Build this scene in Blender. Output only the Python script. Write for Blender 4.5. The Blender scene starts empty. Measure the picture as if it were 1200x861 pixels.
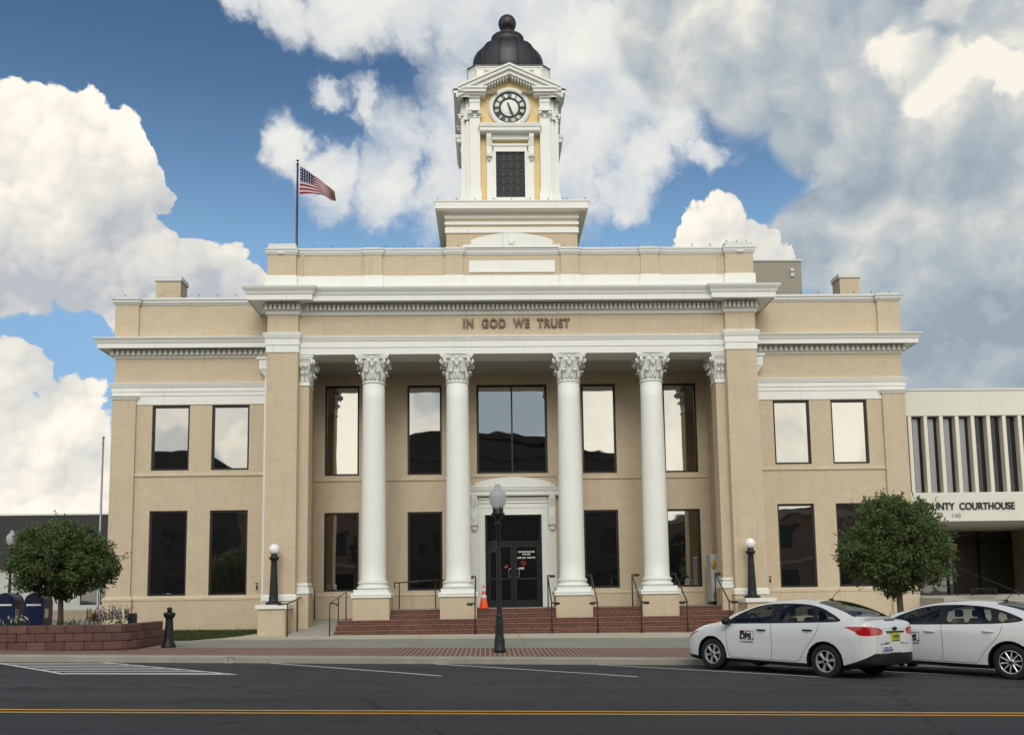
import bpy, bmesh, math, random
import numpy as np
from mathutils import Vector, Matrix
random.seed(7)
R = math.radians
SC = bpy.context.scene
COL = SC.collection
PI = math.pi

# ------------------------------------------------------------------ ground shape
def interp(x, xs, ys):
    return float(np.interp(x, xs, ys))
def gslope(y):
    t = min(1, max(0, (-2.2 - y) / 9.0))
    return -.006 * (1 - t) - .02 * t
def gbase(y):
    return interp(y, [-200, -40, -36.51, -36.5, -32, -20, -14.5, -11.55, -11.5, -2.2, 0, 10, 200],
                  [0.1, 0.08, 0.04, -.12, -.1, -.02, -.06, -.11, .04, .16, .26, .3, .3])
def gz(x, y):
    x = max(-45, min(45, x))
    return gbase(y) + gslope(y) * x

# ------------------------------------------------------------------ object helpers
def tag(o, label=None, cat=None, group=None, kind=None):
    if label: o['label'] = label
    if cat: o['category'] = cat
    if group: o['group'] = group
    if kind: o['kind'] = kind
    return o
def empty(name, loc=(0, 0, 0), rz=0, label=None, cat=None, group=None):
    o = bpy.data.objects.new(name, None)
    COL.objects.link(o)
    o.location = loc
    o.rotation_euler = (0, 0, rz)
    o.empty_display_size = .2
    return tag(o, label, cat, group)
def copy_tree(o, parent=None):
    c = o.copy()
    COL.objects.link(c)
    c.parent = parent
    for ch in list(o.children):
        copy_tree(ch, c)
    return c

class MB:
    def __init__(s):
        s.bm = bmesh.new(); s.mi = 0; s.sm = False; s.M = None
    def v(s, p):
        p = Vector(p)
        if s.M is not None: p = s.M @ p
        return s.bm.verts.new(p)
    def f(s, vs, sm=None):
        try:
            f = s.bm.faces.new(vs)
        except ValueError:
            return None
        f.material_index = s.mi
        f.smooth = s.sm if sm is None else sm
        return f
    def hexa(s, P):
        V = [s.v(p) for p in P]       # bottom 0-3 ccw, top 4-7
        for q in ((3, 2, 1, 0), (4, 5, 6, 7), (0, 1, 5, 4), (1, 2, 6, 5), (2, 3, 7, 6), (3, 0, 4, 7)):
            s.f([V[i] for i in q])
        return s
    def box(s, x0, x1, y0, y1, z0, z1):
        return s.hexa([(x0, y0, z0), (x1, y0, z0), (x1, y1, z0), (x0, y1, z0),
                       (x0, y0, z1), (x1, y0, z1), (x1, y1, z1), (x0, y1, z1)])
    def lathe(s, prof, c=(0, 0, 0), n=24, a0=0, a1=2 * PI, sm=True, ax='z', squash=(1, 1), cap=True):
        full = abs(a1 - a0 - 2 * PI) < 1e-6
        m = n if full else n + 1
        rings = []
        for r, z in prof:
            ring = []
            for i in range(m):
                a = a0 + (a1 - a0) * i / n
                x, y = r * math.cos(a) * squash[0], r * math.sin(a) * squash[1]
                if ax == 'z': p = (c[0] + x, c[1] + y, c[2] + z)
                elif ax == 'y': p = (c[0] + x, c[1] + z, c[2] - y)
                else: p = (c[0] + z, c[1] + x, c[2] + y)
                ring.append(s.v(p))
            rings.append(ring)
        for a, b in zip(rings, rings[1:]):
            for i in range(m if full else m - 1):
                j = (i + 1) % m
                s.f([a[i], a[j], b[j], b[i]], sm)
        if full and cap:
            if prof[0][0] > 1e-5: s.f(rings[0][::-1], False)
            if prof[-1][0] > 1e-5: s.f(rings[-1], False)
        return s
    def tube(s, path, r, n=8, sm=True, closed=False):
        path = [Vector(p) for p in path]
        rings = []
        N = len(path)
        up = None
        for i, p in enumerate(path):
            if closed:
                t = (path[(i + 1) % N] - path[i - 1]).normalized()
            elif i == 0: t = (path[1] - p).normalized()
            elif i == N - 1: t = (p - path[-2]).normalized()
            else: t = ((path[i + 1] - p).normalized() + (p - path[i - 1]).normalized()).normalized()
            if up is None:
                up = Vector((0, 0, 1)) if abs(t.z) < .9 else Vector((1, 0, 0))
            a = t.cross(up).normalized(); b = a.cross(t).normalized(); up = b
            rr = r[i] if isinstance(r, (list, tuple)) else r
            rings.append([s.v(p + a * rr * math.cos(2 * PI * k / n) + b * rr * math.sin(2 * PI * k / n)) for k in range(n)])
        M = N if closed else N - 1
        for i in range(M):
            A, B = rings[i], rings[(i + 1) % N]
            for k in range(n):
                s.f([A[k], A[(k + 1) % n], B[(k + 1) % n], B[k]][::-1], sm)
        if not closed:
            s.f(rings[0], False); s.f(rings[-1][::-1], False)
        return s
    def prism(s, poly, plane, a, b):
        def P(u, w, t):
            return {'xz': (u, t, w), 'yz': (t, u, w), 'xy': (u, w, t)}[plane]
        A = [s.v(P(u, w, a)) for u, w in poly]
        B = [s.v(P(u, w, b)) for u, w in poly]
        n = len(poly)
        s.f(A[::-1]); s.f(B)
        for i in range(n):
            s.f([A[i], A[(i + 1) % n], B[(i + 1) % n], B[i]])
        return s
    def sweep(s, path, prof, closed=False, cap=True, sm=False):
        # path in plan (x,y); profile (out, z); out is measured to the right of travel
        n = len(path); rings = []
        for i in range(n):
            p = Vector(path[i])
            ds = []
            if closed or i > 0: ds.append((p - Vector(path[i - 1])).normalized())
            if closed or i < n - 1: ds.append((Vector(path[(i + 1) % n]) - p).normalized())
            ns = [Vector((d.y, -d.x)) for d in ds]
            m = ns[0] if len(ns) == 1 else (ns[0] + ns[1]) / (1 + ns[0].dot(ns[1]))
            rings.append([s.v((p.x + m.x * o, p.y + m.y * o, z)) for o, z in prof])
        for i in range(n if closed else n - 1):
            A, B = rings[i], rings[(i + 1) % n]
            for k in range(len(prof) - 1):
                s.f([A[k], B[k], B[k + 1], A[k + 1]], sm)
        if not closed and cap:
            s.f(rings[0]); s.f(rings[-1][::-1])
        return s
    def wall(s, u0, u1, z0, z1, at, holes=(), depth=.15, plane='xz', sgn=1):
        # flat wall with openings and reveals; sgn: direction (into the wall) of the reveal
        us = sorted({u0, u1, *[h[0] for h in holes], *[h[1] for h in holes]})
        zs = sorted({z0, z1, *[h[2] for h in holes], *[h[3] for h in holes]})
        us = [u for u in us if u0 - 1e-9 <= u <= u1 + 1e-9]; zs = [z for z in zs if z0 - 1e-9 <= z <= z1 + 1e-9]
        P = (lambda u, z, t: (u, t, z)) if plane == 'xz' else (lambda u, z, t: (t, u, z))
        V = {}
        def g(u, z):
            if (u, z) not in V: V[(u, z)] = s.v(P(u, z, at))
            return V[(u, z)]
        for i in range(len(us) - 1):
            for j in range(len(zs) - 1):
                uc, zc = (us[i] + us[i + 1]) / 2, (zs[j] + zs[j + 1]) / 2
                if any(h[0] < uc < h[1] and h[2] < zc < h[3] for h in holes): continue
                s.f([g(us[i], zs[j]), g(us[i + 1], zs[j]), g(us[i + 1], zs[j + 1]), g(us[i], zs[j + 1])])
        for a, b, c, d in holes:
            C = [(a, c), (b, c), (b, d), (a, d)]
            F = [s.v(P(u, z, at)) for u, z in C]; K = [s.v(P(u, z, at + sgn * depth)) for u, z in C]
            for i in range(4):
                s.f([F[i], F[(i + 1) % 4], K[(i + 1) % 4], K[i]])
        return s
    def grid(s, fn, nu, nv, sm=True):
        V = [[s.v(fn(i / nu, j / nv)) for j in range(nv + 1)] for i in range(nu + 1)]
        for i in range(nu):
            for j in range(nv):
                s.f([V[i][j], V[i + 1][j], V[i + 1][j + 1], V[i][j + 1]], sm)
        return s
    def build(s, name, mat, parent=None, bevel=0, loc=None, merge=False, fix=True, seg=1):
        if merge: bmesh.ops.remove_doubles(s.bm, verts=s.bm.verts, dist=1e-5)
        if fix: bmesh.ops.recalc_face_normals(s.bm, faces=s.bm.faces)
        me = bpy.data.meshes.new(name)
        s.bm.to_mesh(me); s.bm.free()
        for m in (mat if isinstance(mat, (list, tuple)) else [mat]): me.materials.append(m)
        o = bpy.data.objects.new(name, me)
        COL.objects.link(o)
        if parent is not None: o.parent = parent
        if loc: o.location = loc
        if bevel:
            b = o.modifiers.new('bevel', 'BEVEL'); b.width = bevel; b.segments = seg; b.limit_method = 'ANGLE'; b.angle_limit = R(40)
        return o

def text_mesh(body, size, depth=.01, bold=.0, width=None, align='CENTER', spacing=1.0):
    cu = bpy.data.curves.new('txt', 'FONT')
    cu.body = body; cu.size = size; cu.extrude = depth / 2; cu.offset = bold; cu.align_x = align; cu.align_y = 'CENTER'
    cu.space_character = spacing
    o = bpy.data.objects.new('txt', cu); COL.objects.link(o)
    dg = bpy.context.evaluated_depsgraph_get()
    me = bpy.data.meshes.new_from_object(o.evaluated_get(dg))
    bpy.data.objects.remove(o); bpy.data.curves.remove(cu)
    xs = [v.co.x for v in me.vertices]
    if width and xs:
        k = width / (max(xs) - min(xs))
        for v in me.vertices: v.co.x *= k
    return me
def text_obj(name, body, size, mat, parent, loc, depth=.01, bold=0, width=None, spacing=1.0, rot=(PI / 2, 0, 0)):
    me = text_mesh(body, size, depth, bold, width, spacing=spacing)
    me.materials.clear(); me.materials.append(mat)
    o = bpy.data.objects.new(name, me); COL.objects.link(o)
    o.parent = parent; o.location = loc; o.rotation_euler = rot
    return o

# ------------------------------------------------------------------ materials
MATS = {}
class N:
    def __init__(s, tree): s.t = tree
    def __call__(s, typ, **kw):
        n = s.t.nodes.new(typ)
        for k, v in kw.items():
            if k.startswith('i_'):
                key = k[2:]
                key = int(key) if key.isdigit() else key.replace('_', ' ')
                if hasattr(v, 'is_output') or isinstance(v, bpy.types.NodeSocket): s.t.links.new(v, n.inputs[key])
                else: n.inputs[key].default_value = v
            else: setattr(n, k, v)
        return n
    def math(s, op, a, b=None, c=None, clamp=False):
        n = s.t.nodes.new('ShaderNodeMath'); n.operation = op; n.use_clamp = clamp
        for i, x in enumerate((a, b, c)):
            if x is None: continue
            if isinstance(x, bpy.types.NodeSocket): s.t.links.new(x, n.inputs[i])
            else: n.inputs[i].default_value = x
        return n.outputs[0]
    def vmath(s, op, a, b=None, out=0):
        n = s.t.nodes.new('ShaderNodeVectorMath'); n.operation = op
        for i, x in enumerate((a, b)):
            if x is None: continue
            if isinstance(x, bpy.types.NodeSocket): s.t.links.new(x, n.inputs[i])
            else: n.inputs[i].default_value = x
        return n.outputs[out]
    def mix(s, fac, a, b, blend='MIX'):
        n = s.t.nodes.new('ShaderNodeMix'); n.data_type = 'RGBA'; n.blend_type = blend
        for i, x in ((0, fac), (6, a), (7, b)):
            if isinstance(x, bpy.types.NodeSocket): s.t.links.new(x, n.inputs[i])
            else: n.inputs[i].default_value = x if not isinstance(x, tuple) or len(x) == 4 else (*x, 1)
        return n.outputs[2]
    def ramp(s, fac, pts):
        n = s.t.nodes.new('ShaderNodeValToRGB'); s.t.links.new(fac, n.inputs[0])
        e = n.color_ramp.elements
        while len(e) < len(pts): e.new(.5)
        for el, (p, c) in zip(e, pts):
            el.position = p; el.color = c if len(c) == 4 else (*c, 1)
        return n.outputs[0]
    def maprange(s, v, a, b, c=0, d=1, smooth=True):
        n = s.t.nodes.new('ShaderNodeMapRange'); n.interpolation_type = 'SMOOTHSTEP' if smooth else 'LINEAR'
        s.t.links.new(v, n.inputs[0])
        for i, x in enumerate((a, b, c, d)): n.inputs[i + 1].default_value = x
        return n.outputs[0]
def c4(c): return (c[0], c[1], c[2], 1)
def base_mat(name, col, rough=.6, metal=0, spec=.5):
    m = bpy.data.materials.new(name); m.use_nodes = True
    t = m.node_tree; b = t.nodes['Principled BSDF']
    b.inputs['Base Color'].default_value = c4(col); b.inputs['Roughness'].default_value = rough
    b.inputs['Metallic'].default_value = metal; b.inputs['Specular IOR Level'].default_value = spec
    MATS[name] = m
    return m, t, b, N(t)
def noisy(name, col, rough=.6, metal=0, var=.15, scale=6, fine=60, bump=.15, bd=.01, spec=.4, streak=0, island=0):
    """paint / stone / metal with tonal wear at two scales and a fine relief"""
    m, t, b, n = base_mat(name, col, rough, metal, spec)
    tc = n('ShaderNodeTexCoord').outputs['Object']
    n1 = n('ShaderNodeTexNoise', i_Vector=tc, i_Scale=scale, i_Detail=5.0, i_Roughness=.6).outputs['Fac']
    n2 = n('ShaderNodeTexNoise', i_Vector=tc, i_Scale=fine, i_Detail=3.0).outputs['Fac']
    k = n.math('MULTIPLY_ADD', n.math('ADD', n1, n.math('MULTIPLY', n2, .5)), var * 1.35, 1 - var)
    if streak:
        mp = n('ShaderNodeMapping', i_Vector=tc, i_Scale=(5, 5, .35))
        n3 = n('ShaderNodeTexNoise', i_Vector=mp.outputs[0], i_Scale=1.6, i_Detail=6.0, i_Roughness=.65).outputs['Fac']
        k = n.math('MULTIPLY', k, n.maprange(n3, .55, .8, 1, 1 - streak))
    if island:
        ri = n('ShaderNodeNewGeometry').outputs['Random Per Island']
        k = n.math('MULTIPLY', k, n.math('MULTIPLY_ADD', ri, island * 2, 1 - island))
    col_out = n.vmath('SCALE', c4(col)[:3]); t.links.new(k, col_out.node.inputs['Scale'])
    t.links.new(col_out, b.inputs['Base Color'])
    t.links.new(n.math('MULTIPLY_ADD', n1, .2, rough - .1), b.inputs['Roughness'])
    if bump:
        bp = n('ShaderNodeBump', i_Strength=bump, i_Distance=bd, i_Height=n.math('ADD', n2, n.math('MULTIPLY', n1, .5)))
        t.links.new(bp.outputs[0], b.inputs['Normal'])
    return m
def brick(name, c1, c2, mortar, bw=.22, bh=.075, ms=.006, rough=.8, paint=False, offset=.5, plane='wall', rot=0, var=.2, bump=.4, freq=2):
    m, t, b, n = base_mat(name, c1, rough, 0, .3)
    tc = n('ShaderNodeTexCoord').outputs['Object']
    if plane == 'wall':
        s = n('ShaderNodeSeparateXYZ', i_0=tc)
        vec = n('ShaderNodeCombineXYZ', i_0=n.math('ADD', s.outputs[0], s.outputs[1]), i_1=s.outputs[2]).outputs[0]
    else:
        vec = n('ShaderNodeMapping', i_Vector=tc, i_Rotation=(0, 0, rot)).outputs[0]
    br = n('ShaderNodeTexBrick', i_Vector=vec, i_Color1=c4(c1), i_Color2=c4(c2), i_Mortar=c4(mortar), i_Scale=1.0,
           i_Mortar_Size=ms, i_Mortar_Smooth=.3, i_Bias=0.0, i_Brick_Width=bw, i_Row_Height=bh)
    br.offset = offset; br.offset_frequency = freq
    n1 = n('ShaderNodeTexNoise', i_Vector=tc, i_Scale=.55, i_Detail=6.0, i_Roughness=.6).outputs['Fac']
    n2 = n('ShaderNodeTexNoise', i_Vector=tc, i_Scale=38.0, i_Detail=3.0).outputs['Fac']
    n4 = n('ShaderNodeTexNoise', i_Vector=tc, i_Scale=2.2, i_Detail=8.0, i_Roughness=.7).outputs['Fac']
    mp = n('ShaderNodeMapping', i_Vector=tc, i_Scale=(3.5, 3.5, .3))
    n3 = n('ShaderNodeTexNoise', i_Vector=mp.outputs[0], i_Scale=1.5, i_Detail=6.0, i_Roughness=.65).outputs['Fac']
    k = n.math('MULTIPLY_ADD', n1, var, 1 - var * .5)
    k = n.math('MULTIPLY', k, n.maprange(n3, .52, .80, 1, .84))
    k = n.math('MULTIPLY', k, n.math('MULTIPLY_ADD', n2, .16, .92)); k = n.math('MULTIPLY', k, n.math('MULTIPLY_ADD', n4, .24, .88))
    cm = n.vmath('SCALE', br.outputs['Color']); t.links.new(k, cm.node.inputs['Scale'])
    t.links.new(cm, b.inputs['Base Color'])
    h = n.math('MULTIPLY_ADD', n2, .25, n.math('SUBTRACT', 1, br.outputs['Fac']))
    bp = n('ShaderNodeBump', i_Strength=bump, i_Distance=.006, i_Height=h)
    t.links.new(bp.outputs[0], b.inputs['Normal'])
    return m

BEIGE = (.58, .492, .357)
brick('painted_brick', BEIGE, (.555, .455, .325), (.525, .43, .31), bump=.35, ms=.007, var=.10)
brick('recess_brick', BEIGE, (.555, .455, .325), (.525, .43, .31), bump=.35, ms=.007, var=.10)
noisy('trim_white', (.765, .775, .735), .5, var=.10, scale=1.6, bump=.08, streak=.20)
noisy('stone_white', (.775, .79, .755), .5, var=.08, scale=2.5, bump=.07, streak=.12)
noisy('tower_yellow', (.76, .57, .27), .6, var=.10, scale=2, streak=.1)
noisy('coping_metal', (.62, .63, .62), .4, metal=.0, var=.1, scale=2, bump=.03)
noisy('soffit', (.42, .42, .37), .8, var=.05, scale=2)
noisy('dome_metal', (.045, .045, .05), .42, metal=.35, var=.45, scale=2.5, bump=.08, streak=.3)
noisy('seam_metal', (.03, .03, .033), .5, metal=.3, var=.3)
noisy('bronze_frame', (.018, .017, .016), .4, var=.2, bump=.02)
noisy('black_iron', (.012, .012, .013), .42, var=.25, scale=20, bump=.08)
noisy('green_iron', (.008, .014, .013), .38, var=.25, scale=20, bump=.06)
noisy('steel', (.55, .55, .55), .3, metal=1, var=.1)
noisy('concrete', (.36, .345, .30), .85, var=.22, scale=1.1, fine=45, bump=.15)
noisy('kerb_concrete', (.34, .325, .27), .9, var=.4, scale=2.3, fine=50, bump=.3, streak=.2)
noisy('paint_line', (.78, .78, .76), .7, var=.30, scale=5, fine=40, bump=.1)
noisy('paint_yellow', (.78, .40, .06), .7, var=.25, scale=4, fine=40, bump=.1)
noisy('clock_white', (.80, .81, .80), .5, var=.05)
noisy('letter_brown', (.13, .095, .06), .5, metal=.3, var=.5, scale=3, bump=.05)
noisy('letter_dark', (.02, .02, .022), .5, var=.2)
noisy('door_dark', (.012, .012, .012), .35, var=.2, bump=.02)
noisy('sticker_white', (.7, .7, .7), .5, var=.1)
noisy('sticker_red', (.5, .05, .05), .5, var=.1)
noisy('cone_orange', (.88, .10, .02), .5, var=.12, scale=8, bump=.03)
noisy('cone_band', (.72, .72, .72), .4, var=.1)
noisy('mail_blue', (.006, .013, .05), .35, var=.2, scale=6, bump=.03)  # blue taken darker, so the shade on the boxes is in the colour
noisy('off_white', (.70, .69, .62), .7, var=.10, scale=.8, streak=.12)
noisy('fin_white', (.74, .72, .62), .6, var=.08, scale=1.5, streak=.12)
noisy('fin_side', (.6, .6, .56), .6, var=.08)
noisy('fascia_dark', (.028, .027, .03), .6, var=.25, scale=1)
noisy('white_wall', (.46, .47, .45), .7, var=.1, scale=1)
noisy('cabinet_white', (.52, .54, .54), .45, var=.08, scale=3)
noisy('hvac_tan', (.27, .25, .20), .55, var=.08, scale=1)
noisy('soil', (.05, .035, .022), .95, var=.5, scale=8, bump=.6, bd=.03)
noisy('bark', (.11, .085, .06), .9, var=.4, scale=10, fine=40, bump=.6, bd=.02, streak=.3)
noisy('planter_block', (.145, .075, .064), .9, var=.6, scale=5, fine=40, bump=.5, bd=.012, island=.2)
noisy('kerb_paint', (.50, .50, .46), .8, var=.5, scale=30)
noisy('lattice_dark', (.042, .045, .048), .5, var=.2)
noisy('orange_seal', (.55, .30, .05), .5, var=.2)
noisy('tyre', (.017, .017, .018), .8, var=.2, scale=15, bump=.1)
noisy('hubcap', (.42, .43, .45), .4, metal=.35, var=.1, bump=.02)
noisy('alloy', (.6, .61, .62), .25, metal=.9, var=.08, bump=.02)
noisy('car_trim', (.014, .014, .015), .45, var=.2, bump=.05)
noisy('car_inside', (.10, .09, .075), .8, var=.2)
noisy('seat_cloth', (.30, .27, .22), .85, var=.15, scale=12)
noisy('plate_yellow', (.55, .60, .05), .5, var=.1)
noisy('plate_blue', (.10, .16, .36), .5, var=.1)
noisy('lamp_orange', (.42, .20, .14), .2, var=.1, spec=.6)
noisy('flag_pole', (.05, .055, .065), .4, metal=.3, var=.1)
noisy('grey_pole', (.30, .31, .32), .4, metal=.4, var=.1)
noisy('gable_roof', (.05, .048, .047), .85, var=.25, scale=2)
brick('step_brick', (.165, .062, .044), (.105, .042, .033), (.23, .17, .135), bw=.205, bh=.079, ms=.005, bump=.6, offset=.5, var=.5)
brick('paving_brick', (.215, .105, .08), (.155, .076, .06), (.42, .33, .27), bw=.24, bh=.115, ms=.015, plane='floor', rot=R(90), bump=.4, var=.5)
brick('brick_red', (.23, .11, .07), (.17, .08, .05), (.3, .26, .2), bump=.4)
brick('brick_tan', (.36, .30, .22), (.30, .25, .185), (.32, .28, .22), bump=.5)
brick('brick_dark', (.075, .045, .035), (.055, .034, .028), (.09, .08, .07), bump=.3)
brick('side_concrete', (.315, .31, .275), (.285, .28, .25), (.20, .19, .165), bw=3.0, bh=3.05, ms=.014, plane='floor', offset=0, bump=.2, var=.35)
brick('light_concrete', (.52, .48, .39), (.49, .455, .37), (.25, .23, .19), bw=3.1, bh=5.0, ms=.014, plane='floor', offset=0, bump=.2, var=.3)

def asphalt():
    m, t, b, n = base_mat('asphalt', (.05, .05, .053), .85, 0, .3)
    tc = n('ShaderNodeTexCoord').outputs['Object']
    big = n('ShaderNodeTexNoise', i_Vector=tc, i_Scale=.35, i_Detail=5.0).outputs['Fac']
    mp = n('ShaderNodeMapping', i_Vector=tc, i_Scale=(.12, 1.4, 1))
    lane = n('ShaderNodeTexNoise', i_Vector=mp.outputs[0], i_Scale=1.0, i_Detail=4.0).outputs['Fac']
    fine = n('ShaderNodeTexNoise', i_Vector=tc, i_Scale=55.0, i_Detail=4.0, i_Roughness=.7).outputs['Fac']
    vor = n('ShaderNodeTexVoronoi', i_Vector=tc, i_Scale=28.0).outputs['Distance']
    st = n('ShaderNodeTexNoise', i_Vector=tc, i_Scale=1.1, i_Detail=3.0).outputs['Fac']
    k = n.math('MULTIPLY_ADD', big, .28, .72)
    k = n.math('MULTIPLY', k, n.math('MULTIPLY_ADD', lane, .5, .75))
    k = n.math('MULTIPLY', k, n.math('MULTIPLY_ADD', fine, .9, .55))
    k = n.math('MULTIPLY', k, n.maprange(st, .60, .72, 1, .68))
    s_ = n('ShaderNodeSeparateXYZ', i_0=tc)
    wob = n.math('MULTIPLY_ADD', n('ShaderNodeTexNoise', i_Vector=tc, i_Scale=.5, i_Detail=4.0).outputs['Fac'], 1.6, -.8)
    yy = n.math('ADD', s_.outputs[1], wob)
    for yc, wd_, am in ((-17.0, .6, 1.16), (-18.7, .6, 1.16), (-13.2, 1.3, .80), (-22.6, .6, 1.14), (-24.3, .6, 1.14)):
        k = n.math('MULTIPLY', k, n.maprange(n.math('ABSOLUTE', n.math('SUBTRACT', yy, yc)), 0, wd_, am, 1))
    cw = n('ShaderNodeTexNoise', i_Vector=tc, i_Scale=1.4, i_Detail=6.0, i_Roughness=.7).outputs['Color']
    cv = n.vmath('ADD', tc, n.vmath('SCALE', cw)); 
    crk = n('ShaderNodeTexVoronoi', i_Vector=cv, i_Scale=.16, feature='DISTANCE_TO_EDGE').outputs['Distance']
    k = n.math('MULTIPLY', k, n.maprange(crk, .0015, .005, .45, 1))
    sp = n.maprange(vor, .0, .12, 1.5, 1)
    k = n.math('MULTIPLY', k, sp)
    cm = n.vmath('SCALE', (.077, .076, .078)); t.links.new(k, cm.node.inputs['Scale'])
    t.links.new(cm, b.inputs['Base Color'])
    bp = n('ShaderNodeBump', i_Strength=.5, i_Distance=.012, i_Height=n.math('ADD', fine, n.math('MULTIPLY', vor, .6)))
    t.links.new(bp.outputs[0], b.inputs['Normal'])
    return m
asphalt()
def glass_mirror(name, col, rough=.015, mix=.45):
    # tinted reflective glazing: a dark sheet under a partly mirrored coat
    m = bpy.data.materials.new(name); m.use_nodes = True; t = m.node_tree; n = N(t)
    t.nodes.remove(t.nodes['Principled BSDF'])
    d = n('ShaderNodeBsdfDiffuse', i_Color=(.012, .012, .012, 1))
    tc = n('ShaderNodeTexCoord').outputs['Object']
    w = n('ShaderNodeTexNoise', i_Vector=tc, i_Scale=.9, i_Detail=1.0).outputs['Fac']
    bp = n('ShaderNodeBump', i_Strength=.10, i_Distance=.05, i_Height=w)
    g = n('ShaderNodeBsdfGlossy', i_Color=c4(col), i_Roughness=rough, i_Normal=bp.outputs[0])
    x = n('ShaderNodeMixShader', i_0=mix, i_1=d.outputs[0], i_2=g.outputs[0])
    t.links.new(x.outputs[0], t.nodes['Material Output'].inputs[0])
    MATS[name] = m
glass_mirror('window_glass', (.93, .93, .90), mix=.55)
glass_mirror('door_glass', (.8, .8, .8), mix=.16)
glass_mirror('far_glass', (.8, .8, .8), mix=.015)
glass_mirror('annex_glass', (.8, .85, .9), mix=.07)
def car_glass():
    m = bpy.data.materials.new('car_glass'); m.use_nodes = True; t = m.node_tree; n = N(t)
    t.nodes.remove(t.nodes['Principled BSDF'])
    tr = n('ShaderNodeBsdfTransparent', i_Color=(.72, .77, .74, 1))
    g = n('ShaderNodeBsdfGlossy', i_Color=(.9, .9, .9, 1), i_Roughness=.02)
    fr = n('ShaderNodeFresnel', i_IOR=1.5)
    x = n('ShaderNodeMixShader', i_0=n.math('MULTIPLY_ADD', fr.outputs[0], .8, .03), i_1=tr.outputs[0], i_2=g.outputs[0])
    t.links.new(x.outputs[0], t.nodes['Material Output'].inputs[0])
    MATS['car_glass'] = m
car_glass()
def car_paint(name, col):
    m, t, b, n = base_mat(name, col, .28, 0, .5)
    b.inputs['Coat Weight'].default_value = .8; b.inputs['Coat Roughness'].default_value = .04
    tc = n('ShaderNodeTexCoord').outputs['Object']
    s = n('ShaderNodeSeparateXYZ', i_0=tc)
    nz = n('ShaderNodeTexNoise', i_Vector=tc, i_Scale=3.0, i_Detail=5.0).outputs['Fac']
    dirt = n.math('MULTIPLY', n.maprange(s.outputs[2], .25, .6, .30, .0), nz)   # road dust on the sills
    t.links.new(n.mix(dirt, c4(col), (.30, .28, .25, 1)), b.inputs['Base Color'])
car_paint('car_white', (.80, .81, .81))
def red_lens():
    m, t, b, n = base_mat('tail_red', (.50, .012, .018), .12, 0, .6)
    b.inputs['Coat Weight'].default_value = .3
red_lens()
def frosted(name, col, tr=.25):
    m, t, b, n = base_mat(name, col, .25, 0, .5)
    b.inputs['Transmission Weight'].default_value = 0
    b.inputs['Subsurface Weight'].default_value = 0
    return m
frosted('globe_white', (.86, .86, .88))
def acorn():
    m = bpy.data.materials.new('acorn_glass'); m.use_nodes = True; t = m.node_tree; n = N(t)
    b = t.nodes['Principled BSDF']
    b.inputs['Base Color'].default_value = (.66, .66, .68, 1); b.inputs['Roughness'].default_value = .25
    tr = n('ShaderNodeBsdfTransparent', i_Color=(.92, .92, .92, 1))
    tl = n('ShaderNodeBsdfTranslucent', i_Color=(.75, .75, .76, 1))
    x = n('ShaderNodeMixShader', i_0=.45, i_1=b.outputs[0], i_2=tl.outputs[0])
    y = n('ShaderNodeMixShader', i_0=.28, i_1=x.outputs[0], i_2=tr.outputs[0])
    t.links.new(y.outputs[0], t.nodes['Material Output'].inputs[0]); MATS['acorn_glass'] = m
acorn()
def leaf(name, c_dark, c_light, c_tip, zlo, zhi):
    m = bpy.data.materials.new(name); m.use_nodes = True; t = m.node_tree; n = N(t)
    b = t.nodes['Principled BSDF']; b.inputs['Roughness'].default_value = .5; b.inputs['Specular IOR Level'].default_value = .35
    ri = n('ShaderNodeNewGeometry').outputs['Random Per Island']
    tc = n('ShaderNodeTexCoord').outputs['Object']
    nz = n('ShaderNodeTexNoise', i_Vector=tc, i_Scale=2.6, i_Detail=2.0).outputs['Fac']
    k = n.math('ADD', n.math('MULTIPLY', ri, .65), n.math('MULTIPLY_ADD', nz, 1.2, -.45), clamp=True)
    col = n.mix(k, c4(c_dark), c4(c_light))
    r2 = n.math('FRACT', n.math('MULTIPLY', ri, 17.3))
    col = n.mix(n.math('GREATER_THAN', r2, .93), col, c4(c_tip))
    t.links.new(col, b.inputs['Base Color'])
    tl = n('ShaderNodeBsdfTranslucent', i_Color=col)
    x = n('ShaderNodeMixShader', i_0=.30, i_1=b.outputs[0], i_2=tl.outputs[0])
    t.links.new(x.outputs[0], t.nodes['Material Output'].inputs[0]); MATS[name] = m
leaf('leaf_green', (.055, .100, .033), (.165, .235, .080), (.20, .15, .06), 0, 1)
leaf('leaf_far', (.012, .028, .012), (.03, .055, .02), (.04, .06, .02), 0, 1)
leaf('plant_green', (.035, .075, .02), (.10, .16, .05), (.10, .15, .06), 0, 1)
leaf('grass_green', (.030, .060, .014), (.075, .11, .03), (.12, .11, .05), 0, 1)
leaf('flower_purple', (.06, .06, .09), (.13, .12, .19), (.2, .18, .3), 0, 1)
leaf('flower_maroon', (.10, .03, .04), (.18, .06, .06), (.1, .08, .05), 0, 1)
leaf('flower_white', (.55, .55, .5), (.75, .75, .7), (.7, .6, .4), 0, 1)
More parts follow.
